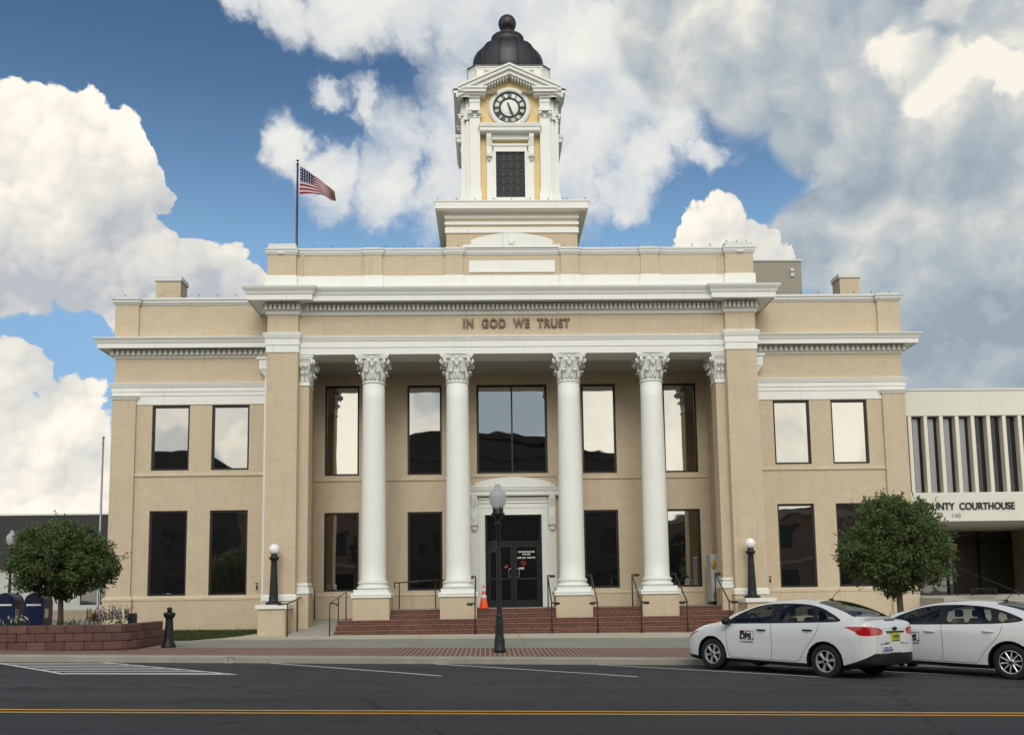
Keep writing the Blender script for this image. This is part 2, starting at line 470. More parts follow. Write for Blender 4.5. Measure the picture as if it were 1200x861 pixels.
def flagmat():
    m, t, b, n = base_mat('flag_cloth', (.5, .5, .5), .8, 0, .2)
    uv = n('ShaderNodeUVMap'); s = n('ShaderNodeSeparateXYZ', i_0=uv.outputs[0])
    u, v = s.outputs[0], s.outputs[1]
    stripe = n.math('GREATER_THAN', n.math('FRACT', n.math('MULTIPLY_ADD', v, 6.5, .5)), .5)   # 13 stripes, red outermost
    col = n.mix(stripe, (.52, .46, .46, 1), (.22, .012, .026, 1))
    can = n.math('MULTIPLY', n.math('LESS_THAN', u, .40), n.math('GREATER_THAN', v, 6 / 13))
    fu = n.math('SUBTRACT', n.math('FRACT', n.math('MULTIPLY', u, 15)), .5)
    fv = n.math('SUBTRACT', n.math('FRACT', n.math('MULTIPLY', n.math('SUBTRACT', v, 6 / 13), 13 / 7 * 5)), .5)
    st = n.math('LESS_THAN', n.math('ADD', n.math('MULTIPLY', fu, fu), n.math('MULTIPLY', fv, fv)), .055)
    ccol = n.mix(st, (.014, .02, .07, 1), (.6, .6, .62, 1))
    t.links.new(n.mix(can, col, ccol), b.inputs['Base Color'])
flagmat()
M = MATS
# ================================================================== GROUND
def sheet(name, mat, y0, y1, x0=-46, x1=46, nx=46, ny=6, dz=0.0, parent=None, gf=gz):
    b = MB()
    b.grid(lambda u, v: (x0 + (x1 - x0) * u, y0 + (y1 - y0) * v, gf(x0 + (x1 - x0) * u, y0 + (y1 - y0) * v) + dz), nx, ny, sm=True)
    o = b.build(name, M[mat], parent); tag(o, kind='structure'); return o
sheet('road', 'asphalt', -36.49, -11.515, ny=48, gf=lambda x, y: gz(x, min(-11.56, max(-36.45, y))))
sheet('sidewalk', 'side_concrete', -8.5, -4.55, ny=4)
sheet('sidewalk', 'light_concrete', -4.55, 2.2, ny=6)
sheet('brick_paving', 'paving_brick', -11.28, -8.5, ny=4)
sheet('ground', 'side_concrete', 2.2, 60, ny=8, dz=-.02)
sheet('sidewalk', 'side_concrete', -44, -36.7, ny=4)
b = MB()      # land on to the horizon, a little lower than the pavement
for x0, x1, y0, y1 in ((-900, 900, 60, 1500), (-900, 900, -900, -44), (-900, -46, -44, 60), (46, 900, -44, 60)):
    b.box(x0, x1, y0, y1, -1.6, -.15)
tag(b.build('ground', M['concrete']), kind='structure')
def kerb(name, y0, y1, up):
    b = MB(); n = 60; rr = []
    for i in range(n + 1):
        x = -46 + 92 * i / n
        lo = gz(x, -12 if up > 0 else -36.3) - .1
        z = gz(x, -11.45 if up > 0 else -36.55)
        s = 1 if up > 0 else -1
        P = [(x, y0, lo), (x, y0 + s * .015, z - .035), (x, y0 + s * .045, z + .002), (x, y1, z + .006), (x, y1, lo)]
        rr.append([b.v(p) for p in P])
    for A, B in zip(rr, rr[1:]):
        for k in range(4): b.f([A[k], B[k], B[k + 1], A[k + 1]], k in (1,))
    o = b.build(name, M['kerb_concrete']); tag(o, kind='structure'); return o
kerb('kerb', -11.52, -11.26, 1)
kerb('kerb', -36.48, -36.72, -1)
# kerb joints: dark gaps cut as thin shims
def strip(name, mat, pts, w, dz=.004, seg=10):
    b = MB(); P = []
    for (x0, y0), (x1, y1) in zip(pts, pts[1:]):
        for i in range(seg + 1): P.append((x0 + (x1 - x0) * i / seg, y0 + (y1 - y0) * i / seg))
    rows = []
    for i, p in enumerate(P):
        q = P[min(i + 1, len(P) - 1)]; r = P[max(i - 1, 0)]
        d = Vector((q[0] - r[0], q[1] - r[1])).normalized(); nn = Vector((-d.y, d.x)) * w / 2
        rows.append([b.v((p[0] + s * nn.x, p[1] + s * nn.y, gz(p[0] + s * nn.x, min(p[1] + s * nn.y, -11.56)) + dz)) for s in (1, -1)])
    for A, B in zip(rows, rows[1:]): b.f([A[0], A[1], B[1], B[0]], True)
    o = b.build(name, M[mat]); tag(o, kind='structure'); return o
strip('centre_line', 'paint_yellow', [(-46, -20.42), (46, -20.50)], .105, .006, 80)
strip('centre_line', 'paint_yellow', [(-46, -20.66), (46, -20.74)], .105, .006, 80)
for k in range(6):
    x = -5.78 + 3.63 * k
    strip('parking_line', 'paint_line', [(x, -11.56), (x + 3.95, -15.15)], .10, .005)
strip('parking_line', 'paint_line', [(-11.85, -11.62), (-8.70, -15.12)], .10, .005)
strip('parking_line', 'paint_line', [(-9.45, -11.57), (-5.62, -15.05)], .10, .005)
strip('parking_line', 'paint_line', [(-8.78, -15.08), (-5.60, -15.03)], .10, .007)
for k in range(7):
    y = -12.0 - .48 * k
    t = (-11.57 - y) / 3.5
    x0 = -11.85 + 3.15 * (-11.62 - y) / 3.5 + .1; x1 = -9.45 + 3.83 * t - .05
    strip('parking_line', 'paint_line', [(x0, y), (x1, y + .02)], .17, .005)
# painted kerb mark
km = empty('kerb_mark', (-6.73, -11.525, gz(-6.73, -11.5)), 0, 'worn white stencilled digits 15 on the kerb face left of the globe lamps', 'kerb mark')
b = MB(); b.box(-.13, .13, -.004, 0.0, -.036, -.012); b.build('painted_band', M['kerb_paint'], km)
o = text_obj('painted_digits', '15', .17, M['kerb_paint'], km, (0, -.002, -.095), .004, .008, .20)

# ================================================================== COURTHOUSE
CH = empty('courthouse', (0, 0, 0), 0, 'two storey beige brick courthouse with white columns and a domed clock tower', 'courthouse')
XP0, XP1, YP, YE, YB = 7.42, 8.48, -1.25, -1.10, 1.9
XW = 14.14
W1, W2 = (11.46, 12.78), (9.36, 10.68)
P1, P2 = (5.745, 7.03), (2.645, 3.94)
ZL, ZU = (1.53, 4.49), (5.91, 8.235)
PL, PU = (1.61, 4.52), (5.905, 9.335)
# ---- wing walls
for s in (-1, 1):
    b = MB(); hs = []
    for a, c in (W1, W2):
        lo, hi = sorted((s * a, s * c))
        hs += [(lo, hi, *ZL), (lo, hi, *ZU)]
    lo, hi = sorted((s * XP0, s * XW))
    b.wall(lo, hi, -.3, 12.0, 0, hs, .17)
    b.wall(0, 20, -.3, 12.0, s * XW, (), .1, 'yz')
    b.build('wall', M['painted_brick'], CH, fix=False)
for s in (-1, 1):
    b = MB(); lo, hi = sorted((s * 13.33, s * (XW + .02)))
    b.box(lo, hi, -.10, .02, -.3, 8.44)
    b.box(lo, hi, -.10, .02, 10.60, 11.9)
    b.box(*sorted((s * 13.9, s * (XW + .06))), .03, .5, -.3, 8.44)
    b.build('corner_pilaster', M['painted_brick'], CH, bevel=.008)
for s in (-1, 1):      # water table, sill course and base
    b = MB()
    base = [(-.01, -.3), (.075, -.3), (.075, 1.37), (.095, 1.375), (.095, 1.44), (.0, 1.535), (-.01, 1.535)]
    # travel so that "right of travel" is outdoors: left wing runs corner -> pier, right wing pier -> corner
    path = [(-XW, 20), (-XW, .03), (-XW - .02, .03), (-XW - .02, -.10), (-13.33, -.10), (-13.33, 0), (-XP1, 0)]
    if s > 0: path = [(-x, y) for x, y in path][::-1]
    b.sweep(path, base)
    sp = [(-13.33, 0), (-XP1, 0)] if s < 0 else [(XP1, 0), (13.33, 0)]
    b.sweep(sp, [(-.01, 5.69), (.045, 5.70), (.045, 5.76), (.015, 5.80), (-.01, 5.80)])
    b.build('water_table', M['painted_brick'], CH)
# ---- portico recess
b = MB()
holes = []
for s in (-1, 1):
    for a, c in (P1, P2):
        lo, hi = sorted((s * a, s * c)); holes += [(lo, hi, *PL), (lo, hi, *PU)]
holes += [(-1.335, 1.335, 5.93, 9.335), (-1.06, 1.06, .95, 4.36)]
b.wall(-XP0, XP0, -.2, 9.78, YB, holes, .16)
b.build('recess_wall', M['recess_brick'], CH, fix=False)
for lo, hi in ((-XP0, -1.62), (1.62, XP0)):
    b = MB()
    b.sweep([(lo, YB), (hi, YB)], [(-.01, .3), (.05, .3), (.05, 1.40), (.07, 1.41), (.07, 1.46), (0, 1.53), (-.01, 1.53)])
    b.build('recess_course', M['recess_brick'], CH); b = MB()
    b.sweep([(lo, YB), (hi, YB)], [(-.01, 5.68), (.045, 5.69), (.045, 5.75), (.015, 5.79), (-.01, 5.79)])
    b.build('recess_course', M['recess_brick'], CH)
b = MB(); b.sweep([(-1.62, YB), (1.62, YB)], [(-.01, 5.78), (.045, 5.79), (.045, 5.84), (.015, 5.87), (-.01, 5.87)])
b.build('recess_course', M['recess_brick'], CH)
b = MB(); b.box(-XP0, XP0, -.02, YB + .02, 9.77, 9.9)
b.build('portico_ceiling', M['soffit'], CH)
# ---- piers
for s in (-1, 1):
    b = MB()
    b.box(*sorted((s * XP0, s * XP1)), YP, YB + .1, -.3, 11.4)
    p = b.build('pier', M['painted_brick'], CH, bevel=.01)
    b = MB()
    path = [(-XP1, .0), (-XP1, YP), (-XP0, YP), (-XP0, YB)]
    if s > 0: path = [(-x, y) for x, y in path][::-1]
    b.sweep(path, [(-.01, 1.31), (.05, 1.31), (.06, 1.33), (.06, 1.47), (.0, 1.53), (-.01, 1.53)])
    b.build('base_band', M['trim_white'], p)
    b = MB(); b.sweep(path, [(-.01, -.3), (.045, -.3), (.045, 1.29), (-.01, 1.29)])
    b.build('pier_plinth', M['painted_brick'], p)
    b = MB()
    b.sweep(path, [(-.01, 9.80), (.03, 9.80), (.03, 10.04), (.055, 10.05), (.055, 10.26), (.08, 10.28), (.12, 10.40), (.13, 10.46), (0, 10.52), (-.01, 10.52)])
    b.build('pier_cap', M['trim_white'], p)
# ---- lamp pedestals
for s in (-1, 1):
    b = MB(); b.box(*sorted((s * 7.53, s * 8.42)), -2.2, YP - .05, -.3, 1.06)
    p = b.build('lamp_pedestal', M['painted_brick'], CH, bevel=.012)
    b = MB(); b.box(*sorted((s * 7.46, s * 8.49)), -2.27, YP - .055, 1.06, 1.20)
    b.build('pedestal_cap', M['trim_white'], p, bevel=.012)
# ---- entablature
b = MB()
b.sweep([(-XP0 - .02, YE), (XP0 + .02, YE)], [(1.1, 9.75), (0, 9.75), (0, 9.98), (.025, 9.99), (.025, 10.20), (.05, 10.215), (.06, 10.25), (.10, 10.33), (.11, 10.37), (.0, 10.40), (0, 10.41)][1:])
b.box(-XP0 - .02, XP0 + .02, YE + .002, 0, 9.75, 10.41)
b.build('architrave', M['trim_white'], CH)
b = MB(); b.box(-XP0 - .02, XP0 + .02, YE + .004, -.3, 10.41, 11.3)
b.build('frieze', M['painted_brick'], CH)
# ---- main cornice with pier breaks
mp = [(-XP1, 2.0), (-XP1, YP), (-XP0, YP), (-XP0, YE), (XP0, YE), (XP0, YP), (XP1, YP), (XP1, 2.0)]
b = MB()
b.sweep(mp, [(-.01, 11.12), (.04, 11.13), (.06, 11.17), (.07, 11.23), (.10, 11.25), (.10, 11.50), (.17, 11.52), (.54, 11.52), (.56, 11.48), (.58, 11.48), (.58, 11.66), (.61, 11.68), (.64, 11.76), (.71, 11.85), (.73, 11.89), (.74, 11.93), (.70, 11.945), (0, 12.10), (-.1, 12.10)])
def dentils(b, x0, x1, yf, z0, z1, pitch, w, d):
    n = max(1, round((x1 - x0) / pitch)); p = (x1 - x0) / n
    for i in range(n):
        xc = x0 + p * (i + .5); b.box(xc - w / 2, xc + w / 2, yf - d, yf + .02, z0, z1)
dentils(b, -7.18, 7.18, YE - .10, 11.275, 11.47, .152, .092, .11)
for s in (-1, 1):
    dentils(b, *sorted((s * 7.33, s * 8.57)), YP - .10, 11.275, 11.47, .152, .092, .11)
    for i in range(7):
        yy = -1.15 + i * .152
        b.box(*sorted((s * (XP1 + .08), s * (XP1 + .21))), yy, yy + .092, 11.275, 11.47)
b.build('main_cornice', M['trim_white'], CH)
# ---- wing cornice, frieze bands, coping
for s in (-1, 1):
    b = MB(); path = [(-XW, 18), (-XW, 0), (-XP1, 0)]
    if s > 0: path = [(-x, y) for x, y in path][::-1]
    b.sweep(path, [(-.01, 9.93), (.04, 9.94), (.06, 10.0), (.09, 10.02), (.09, 10.235), (.15, 10.25), (.42, 10.25), (.44, 10.21), (.46, 10.21), (.46, 10.37), (.49, 10.39), (.52, 10.46), (.57, 10.52), (.59, 10.55), (.58, 10.57), (0, 10.72), (-.01, 10.72)])
    lo, hi = sorted((s * XP1, s * (XW + .15)))
    dentils(b, lo, hi, -.09, 10.035, 10.21, .186, .105, .10)
    for i in range(12):
        b.box(*sorted((s * (XW + .08), s * (XW + .19))), .06 + i * .186, .165 + i * .186, 10.035, 10.21)
    b.build('wing_cornice', M['trim_white'], CH)
for s in (-1, 1):
    b = MB()
    path = [(-XW, 18), (-XW, .0), (-XP1, .0)]
    if s > 0: path = [(-x, y) for x, y in path][::-1]
    b.sweep(path, [(-.01, 8.57), (.05, 8.575), (.05, 8.71), (.075, 8.72), (.075, 8.86), (.10, 8.88), (.13, 8.96), (.15, 9.0), (.15, 9.02), (0, 9.05), (-.01, 9.05)])
    lo, hi = sorted((s * (XP1), s * 13.33))
    b.box(lo, hi, -.03, .02, 8.26, 8.565)
    cp = [(-XW - .02, .4), (-XW - .02, -.10), (-13.33, -.10), (-13.33, .02)]
    if s > 0: cp = [(-x, y) for x, y in cp][::-1]
    b.sweep(cp, [(-.02, 8.44), (.03, 8.445), (.04, 8.48), (.09, 8.54), (.10, 8.57), (.02, 8.575), (-.02, 8.575)])
    b.build('wing_frieze_band', M['trim_white'], CH)
    b = MB()
    path = [(-XW - .02, 18), (-XW - .02, -.10), (-13.33, -.10), (-13.33, 0), (-XP1 + .3, 0)]
    if s > 0: path = [(-x, y) for x, y in path][::-1]
    b.sweep(path, [(-.02, 11.87), (.03, 11.88), (.05, 11.93), (.09, 11.95), (.09, 12.03), (.13, 12.05), (.13, 12.07), (.0, 12.13), (0, 12.17), (-.4, 12.20)])
    b.build('parapet_coping', M['coping_metal'], CH)
# ---- attic above the portico
YA = -.95
b = MB()
b.box(-8.5, 8.5, YA, 3, 11.9, 13.42)
pil = [(4.565, 5.185), (1.73, 2.345)]
for s in (-1, 1):
    for a, c in pil: b.box(*sorted((s * a, s * c)), YA - .07, YA + .02, 12.55, 13.42)
    b.box(*sorted((s * 7.32, s * 7.40)), YA - .04, YA + .02, 12.55, 13.42)
    b.box(*sorted((s * 7.56, s * 8.56)), YA - .12, YA + 1.0, 11.95, 13.42)
b.build('attic', M['painted_brick'], CH, bevel=.008)
b = MB()
pa = [(-8.56, 0.1), (-8.56, YA - .12), (-7.56, YA - .12), (-7.56, YA), (-5.185, YA)]
def pilpath(off):
    P = [(-8.56, .1), (-8.56, YA - .12), (-7.56, YA - .12), (-7.56, YA)]
    for a, c in ((-5.185, -4.565), (-2.345, -1.73), (1.73, 2.345), (4.565, 5.185)):
        P += [(a, YA), (a, YA - .07), (c, YA - .07), (c, YA)]
    P += [(7.56, YA), (7.56, YA - .12), (8.56, YA - .12), (8.56, .1)]
    return P
b.sweep(pilpath(0), [(-.01, 11.95), (.05, 11.95), (.05, 12.56), (.02, 12.60), (-.01, 12.60)])
b.build('attic_base_band', M['trim_white'], CH)
b = MB()
b.sweep(pilpath(0), [(-.01, 13.34), (.03, 13.35), (.045, 13.40), (.07, 13.42), (.07, 13.49), (.10, 13.51), (.10, 13.53), (0, 13.60), (0, 13.62), (-.3, 13.64)])
for s in (-1, 1):
    b.box(*sorted((s * 7.58, s * 8.54)), YA - .1, YA + .6, 13.62, 13.76)
    b.box(*sorted((s * 7.98, s * 8.20)), YA - .20, YA - .1, 13.36, 13.45)
b.build('attic_coping', M['coping_metal'], CH)
b = MB(); b.box(-1.52, 1.52, YA - .05, YA + .01, 12.70, 13.13)
b.build('blank_panel', M['trim_white'], CH, bevel=.012)
b = MB()
poly = [(-1.72, 13.58), (1.72, 13.58), (1.72, 13.70), (1.45, 13.70), (1.45, 13.84)]
for i in range(13):
    t = i / 12; x = 1.45 - .42 * 0 - 2.9 * t
    poly.append((x * (1 if 0 < i < 12 else 1), 13.86 + .26 * math.sin(PI * t) ** .8))
poly += [(-1.45, 13.84), (-1.45, 13.70), (-1.72, 13.70)]
q = []
for p_ in poly:
    if not q or (abs(p_[0] - q[-1][0]) + abs(p_[1] - q[-1][1])) > 1e-4: q.append(p_)
b.prism(q, 'xz', YA - .105, YA + .25)
pe = b.build('crest', M['trim_white'], CH, bevel=.01)
b = MB(); b.lathe([(.125, 0), (.125, -.015), (.09, -.025), (.0, -.03)], (0, YA - .105, 13.80), 24, ax='y')
b.build('boss', M['trim_white'], pe)
# pins along the copings
def rods(x0, x1, y, z, step):
    n = int((x1 - x0) / step)
    for i in range(n + 1):
        x = x0 + (x1 - x0) * i / n
        o = ROD.copy(); COL.objects.link(o); o.location = (x, y, z); o.parent = CH
b = MB(); b.lathe([(.022, 0), (.022, .03), (.010, .04), (.010, .10), (.024, .11), (.024, .14), (0, .16)], n=8)
ROD = b.build('bird_pin', M['grey_pole'], CH); ROD.location = (-8.2, YA + .1, 13.75)
rods(-7.0, -1.9, YA + .1, 13.62, .62); rods(1.9, 7.1, YA + .1, 13.62, .62); rods(7.7, 8.4, YA + .1, 13.76, .35)
rods(-13.9, -9.3, .1, 12.17, .58); rods(9.3, 13.9, .1, 12.17, .58)
# ---- roofs
b = MB()
b.box(-XW + .1, XW - .1, .5, 20, 11.2, 11.6)
b.box(-8.4, 8.4, -.5, 20, 13.0, 13.3)
b.box(-XW, XW, 19.9, 20, -.3, 12); b.box(-8.5, 8.5, 3.01, 20.1, 11.65, 13.25)
b.build('roof', M['gable_roof'], CH)
# ---- windows
def window(x0, x1, z0, z1, y, lights=1, fw=.075, seed=0):
    rnd = random.Random(seed)
    b = MB(); y0, y1 = y + .06, y + .14
    b.box(x0 + .002, x0 + fw, y0, y1, z0 + .002, z1 - .002); b.box(x1 - fw, x1 - .002, y0, y1, z0 + .002, z1 - .002)
    b.box(x0 + fw, x1 - fw, y0, y1, z0 + .002, z0 + fw); b.box(x0 + fw, x1 - fw, y0, y1, z1 - fw, z1 - .002)
    for k in range(1, lights):
        xc = x0 + (x1 - x0) * k / lights; b.box(xc - .03, xc + .03, y0 + .002, y1, z0 + fw, z1 - fw)
    o = b.build('window', M['bronze_frame'], CH, bevel=.006)
    for k in range(lights):
        a = x0 + fw if k == 0 else x0 + (x1 - x0) * k / lights + .03
        c = x1 - fw if k == lights - 1 else x0 + (x1 - x0) * (k + 1) / lights - .03
        tx, tz = rnd.uniform(-.0012, .0012), rnd.uniform(-.0012, .0012); ph = rnd.uniform(0, 6); am = rnd.uniform(.0009, .0017)
        b = MB()
        b.grid(lambda u, v: (a + (c - a) * u, y + .105 + tx * (u - .5) + tz * (v - .5) + am * math.sin(PI * u) * math.sin(PI * v) + .0006 * math.sin(5 * u + 3 * v + ph), z0 + fw + (z1 - z0 - 2 * fw) * v), 10, 16)
        b.build('pane', M['window_glass'], o, fix=False)
    return o
k = 0
for s in (-1, 1):
    for a, c in (W1, W2):
        for z in (ZL, ZU):
            window(*sorted((s * a, s * c)), *z, .0, seed=k); k += 1
    for a, c in (P1, P2):
        for z in (PL, PU):
            window(*sorted((s * a, s * c)), *z, YB, seed=k + 40); k += 1
window(-1.335, 1.335, 5.93, 9.335, YB, 2, .085, seed=99)
# ---- columns
def leaf_blade(b, ang, c, rb, z0, h, w, out):
    # one curled acanthus blade: diamond section swept up the bell and over
    P = [(rb - .01, 0, .85), (rb + .015, .35, 1.0), (rb + .03, .62, 1.05), (rb + .06, .82, .95), (rb + out * .55, .96, .8), (rb + out * .85, .99, .62), (rb + out, .90, .45), (rb + out * .98, .80, .25)]
    ca, sa = math.cos(ang), math.sin(ang); R_ = []
    for i, (r, t, k) in enumerate(P):
        ww = w * k / 2; th = (.007, .010, .012, .018, .024, .026, .022, .018)[i]
        nrm = (ca, sa); tg = (-sa, ca)
        lob = 1 + (.14 if i % 2 else -.06)
        z = z0 + h * t
        R_.append([b.v((c[0] + nrm[0] * (r + o) + tg[0] * q, c[1] + nrm[1] * (r + o) + tg[1] * q, z + dz)) for o, q, dz in
                   ((0, -ww * lob, -.012), (th, -ww * .35, 0), (th * 1.7, 0, .006), (th, ww * .35, 0), (0, ww * lob, -.012), (-.012, 0, -.008))])
    for A, B in zip(R_, R_[1:]):
        for i in range(6): b.f([A[i], A[(i + 1) % 6], B[(i + 1) % 6], B[i]], True)
    b.f(R_[0][::-1]); b.f(R_[-1])
def volute(b, ang, c, r0, z, out, rad):
    ca, sa = math.cos(ang), math.sin(ang); pts = []
    for i in range(5):
        t = i / 4; r = r0 + (out - r0) * t; pts.append((c[0] + ca * r, c[1] + sa * r, z - .16 + .20 * t ** .7))
    cr = out; cz = z + .04 - rad
    for i in range(1, 16):
        a = PI / 2 - i * .55; q = rad * (1 - i / 19)
        r = cr + q * math.cos(a); pts.append((c[0] + ca * r, c[1] + sa * r, cz + q * math.sin(a)))
    b.tube(pts, [.026 + .012 * min(1, i / 5) - .0006 * i for i in range(len(pts))], 6)
def capital(c, z0, z1, rn, parent, half=.59):
    H = z1 - z0; b = MB()
    b.lathe([(rn + .0, 0), (rn + .035, .012), (rn + .035, .045), (rn + .005, .06), (rn + .0, .10), (rn + .005, .45 * H), (rn + .03, .62 * H), (rn + .09, .78 * H), (rn + .12, .86 * H), (rn, .87 * H)], (c[0], c[1], z0), 32)
    for i in range(8): leaf_blade(b, i * PI / 4 + PI / 8, c, rn, z0 + .07, .36 * H, .27, .14)
    for i in range(8): leaf_blade(b, i * PI / 4, c, rn + .005, z0 + .08, .61 * H, .26, .18)
    for i in range(4):
        a = i * PI / 2 + PI / 4
        for d in (-.13, .13): volute(b, a + d, c, rn + .04, z0 + .80 * H, rn + .27, .085)
        a = i * PI / 2
        for d in (-.30, .30): volute(b, a + d * .7, c, rn + .02, z0 + .78 * H, rn + .11, .05)
        ca, sa = math.cos(a), math.sin(a)
        # little flower in the middle of each abacus side, and the stalk under it
        q = (c[0] + ca * (half * .86), c[1] + sa * (half * .86), z0 + .90 * H)
        b.lathe([(0, -.05), (.05, -.03), (.065, 0), (.05, .03), (0, .05)], q, 8)
        for j in range(5):
            t = j * 2 * PI / 5 + .3
            b.lathe([(0, -.03), (.032, 0), (0, .03)], (q[0] - sa * .055 * math.cos(t) + ca * .015, q[1] + ca * .055 * math.cos(t) + sa * .015, q[2] + .055 * math.sin(t)), 6)
        b.tube([(c[0] + ca * (rn + .03), c[1] + sa * (rn + .03), z0 + .55 * H), (c[0] + ca * (rn + .08), c[1] + sa * (rn + .08), z0 + .72 * H), q], .022, 6)
    # abacus with hollowed sides
    for z_a, z_b, gr in ((.868, .925, -.03), (.925, 1.0, .0)):
        poly = []
        for i in range(4):
            a = i * PI / 2
            for j in range(9):
                u = -1 + 2 * j / 8
                if abs(u) == 1 : u *= .955
                d = (half + gr) * (1 - .17 * (1 - u * u)); x, y = d, (half + gr) * u
                poly.append((c[0] + x * math.cos(a) - y * math.sin(a), c[1] + x * math.sin(a) + y * math.cos(a)))
        b.prism(poly, 'xy', z0 + z_a * H, z0 + z_b * H - .001)
    return b.build('capital', M['stone_white'], parent)
def column(cx, cy):
    c = (cx, cy); b = MB()
    prof = []
    for i in range(13):
        t = i / 12; prof.append((.435 - .055 * (t ** 1.7), 1.98 + (8.78 - 1.98) * t))
    prof = [(.475, 1.915), (.475, 1.945), (.445, 1.97)] + prof
    b.lathe(prof, (cx, cy, 0), 48)
    col = b.build('column', M['stone_white'], CH)
    b = MB()
    tor = lambda r, z0, z1, n=7: [(r - (z1 - z0) / 2 + (z1 - z0) / 2 * math.sin(PI * i / n), z0 + (z1 - z0) * i / n) for i in range(n + 1)]
    b.lathe(tor(.565, 1.655, 1.77) + [(.50, 1.775), (.48, 1.80), (.475, 1.82), (.49, 1.845)] + tor(.525, 1.85, 1.915), (cx, cy, 0), 48)
    b.build('column_base', M['stone_white'], col)
    b = MB(); b.box(cx - .62, cx + .62, cy - .62, cy + .62, .3, 1.37)
    b.build('pedestal', M['painted_brick'], col, bevel=.012)
    b = MB()
    sq = [(cx - .62, cy - .62), (cx + .62, cy - .62), (cx + .62, cy + .62), (cx - .62, cy + .62)]
    b.sweep(sq, [(-.5, 1.37), (.05, 1.37), (.05, 1.44), (.06, 1.46), (.06, 1.50), (.03, 1.525), (-.03, 1.53), (-.03, 1.652), (-.62, 1.655)], closed=True)
    b.build('pedestal_cap', M['stone_white'], col, bevel=.006)
    capital(c, 8.78, 9.749, .38, col)
    return col
for x in (-4.90, -1.97, 1.95, 4.88): column(x, -.55)
# ---- square antae at the piers
for s in (-1, 1):
    x0, x1 = sorted((s * 7.09, s * 7.43)); y0, y1 = -.92, -.22
    b = MB(); b.box(x0, x1, y0, y1, 1.9, 8.70)
    an = b.build('anta', M['painted_brick'], CH, bevel=.01)
    b = MB(); inn = s * 7.09
    b.box(*sorted((s * 7.0, s * 7.43)), y0 - .09, y1 + .09, 1.53, 1.66)
    b.box(*sorted((s * 7.03, s * 7.43)), y0 - .06, y1 + .06, 1.66, 1.76); b.box(*sorted((s * 7.07, s * 7.43)), y0 - .02, y1 + .02, 1.76, 1.80)
    b.box(*sorted((s * 7.045, s * 7.43)), y0 - .045, y1 + .045, 1.80, 1.90)
    b.build('anta_base', M['stone_white'], an, bevel=.03, seg=3)
    b = MB(); b.box(*sorted((s * 7.03, s * 7.43)), y0 - .06, y1 + .06, .3, 1.528)
    b.build('anta_pedestal', M['painted_brick'], an, bevel=.01)
    b = MB(); z0 = 8.70; H = 1.048
    P4 = [(x0, y0), (x1, y0), (x1, y1), (x0, y1)]
    b.sweep(P4, [(-.1, z0), (.03, z0), (.03, z0 + .05), (.005, z0 + .06), (.01, z0 + .55 * H), (.05, z0 + .75 * H), (.10, z0 + .86 * H), (-.1, z0 + .86 * H)], closed=True)
    for t in (.22, .5, .78):
        yy = y0 + (y1 - y0) * t
        for z_, h_, w_, o_ in ((z0 + .07, .36 * H, .2, .13), (z0 + .08, .60 * H, .2, .17)):
            leaf_blade(b, PI if s > 0 else 0, (inn, yy + (.09 if h_ > .5 else 0)), .0, z_, h_, w_, o_)
    for t in (.3, .75):
        for z_, h_, o_ in ((z0 + .07, .36 * H, .13), (z0 + .08, .60 * H, .17)):
            leaf_blade(b, -PI / 2, (x0 + (x1 - x0) * t, y0), .0, z_, h_, .17, o_)
    for yy, dy in ((y0, -1), (y1, 1)):
        a = math.atan2(dy, -s)
        for d in (-.2, .2): volute(b, a + d, (inn, yy), .0, z0 + .80 * H, .16, .085)
    b.box(*sorted((s * 6.96, s * 7.43)), y0 - .13, y1 + .13, z0 + .868 * H, z0 + .93 * H)
    b.box(*sorted((s * 6.93, s * 7.43)), y0 - .16, y1 + .16, z0 + .93 * H, z0 + H - .002)
    b.build('anta_capital', M['stone_white'], an)
# ---- steps, landing and ramp
b = MB()
b.prism([(-2.2, -.2), (-2.2, .318), (-1.9, .318), (-1.9, .476), (-1.6, .476), (-1.6, .634), (YB, .634), (YB, -.2)][::-1], 'yz', -5.95, 7.42)
b.prism([(-1.0, .60), (-1.0, .792), (-.7, .792), (-.7, .944), (YB + .3, .944), (YB + .3, .60)][::-1], 'yz', -4.95, 7.42)
st = b.build('steps', M['step_brick'], CH, bevel=.012)
b = MB(); b.box(-4.93, 7.40, -.42, YB + .18, .90, .952)
b.build('landing', M['concrete'], st)
b = MB()
V = [(-7.40, -2.45, gz(-7, -2.45) + .006), (-5.96, -2.45, gz(-6, -2.45) + .006), (-5.96, 1.0, .62), (-7.40, 1.0, .62)]
b.hexa([(x, y, -.3) for x, y, z in V] + V)
b.box(-7.40, -4.95, 1.0, YB, -.3, .62)
b.box(-5.955, -5.80, -1.5, 1.0, -.3, .36)
b.build('ramp', M['concrete'], st)
# ---- door surround
b = MB(); y = YB
for s in (-1, 1):
    b.box(*sorted((s * 1.06, s * 1.30)), y - .07, y + .12, .952, 4.36)        # architrave jambs
    b.box(*sorted((s * 1.055, s * 1.12)), y - .10, y + .12, .953, 4.36)
    b.box(*sorted((s * 1.30, s * 1.60)), y - .05, y + .02, .954, 5.06)         # outer pilaster strip
    b.box(*sorted((s * 1.315, s * 1.585)), y - .20, y - .04, 4.06, 5.05)        # console body
    b.prism([(y - .05, 3.78), (y - .10, 3.80), (y - .20, 4.02), (y - .24, 4.3), (y - .19, 4.62), (y - .30, 4.95), (y - .32, 5.08), (y - .05, 5.08)], 'yz', *sorted((s * 1.345, s * 1.555)))
    b.box(*sorted((s * 1.30, s * 1.60)), y - .24, y - .04, 3.98, 4.03)
    b.lathe([(.0, -.02), (.09, 0), (.0, .02)], (s * 1.45, y - .14, 3.84), 10, ax='y')
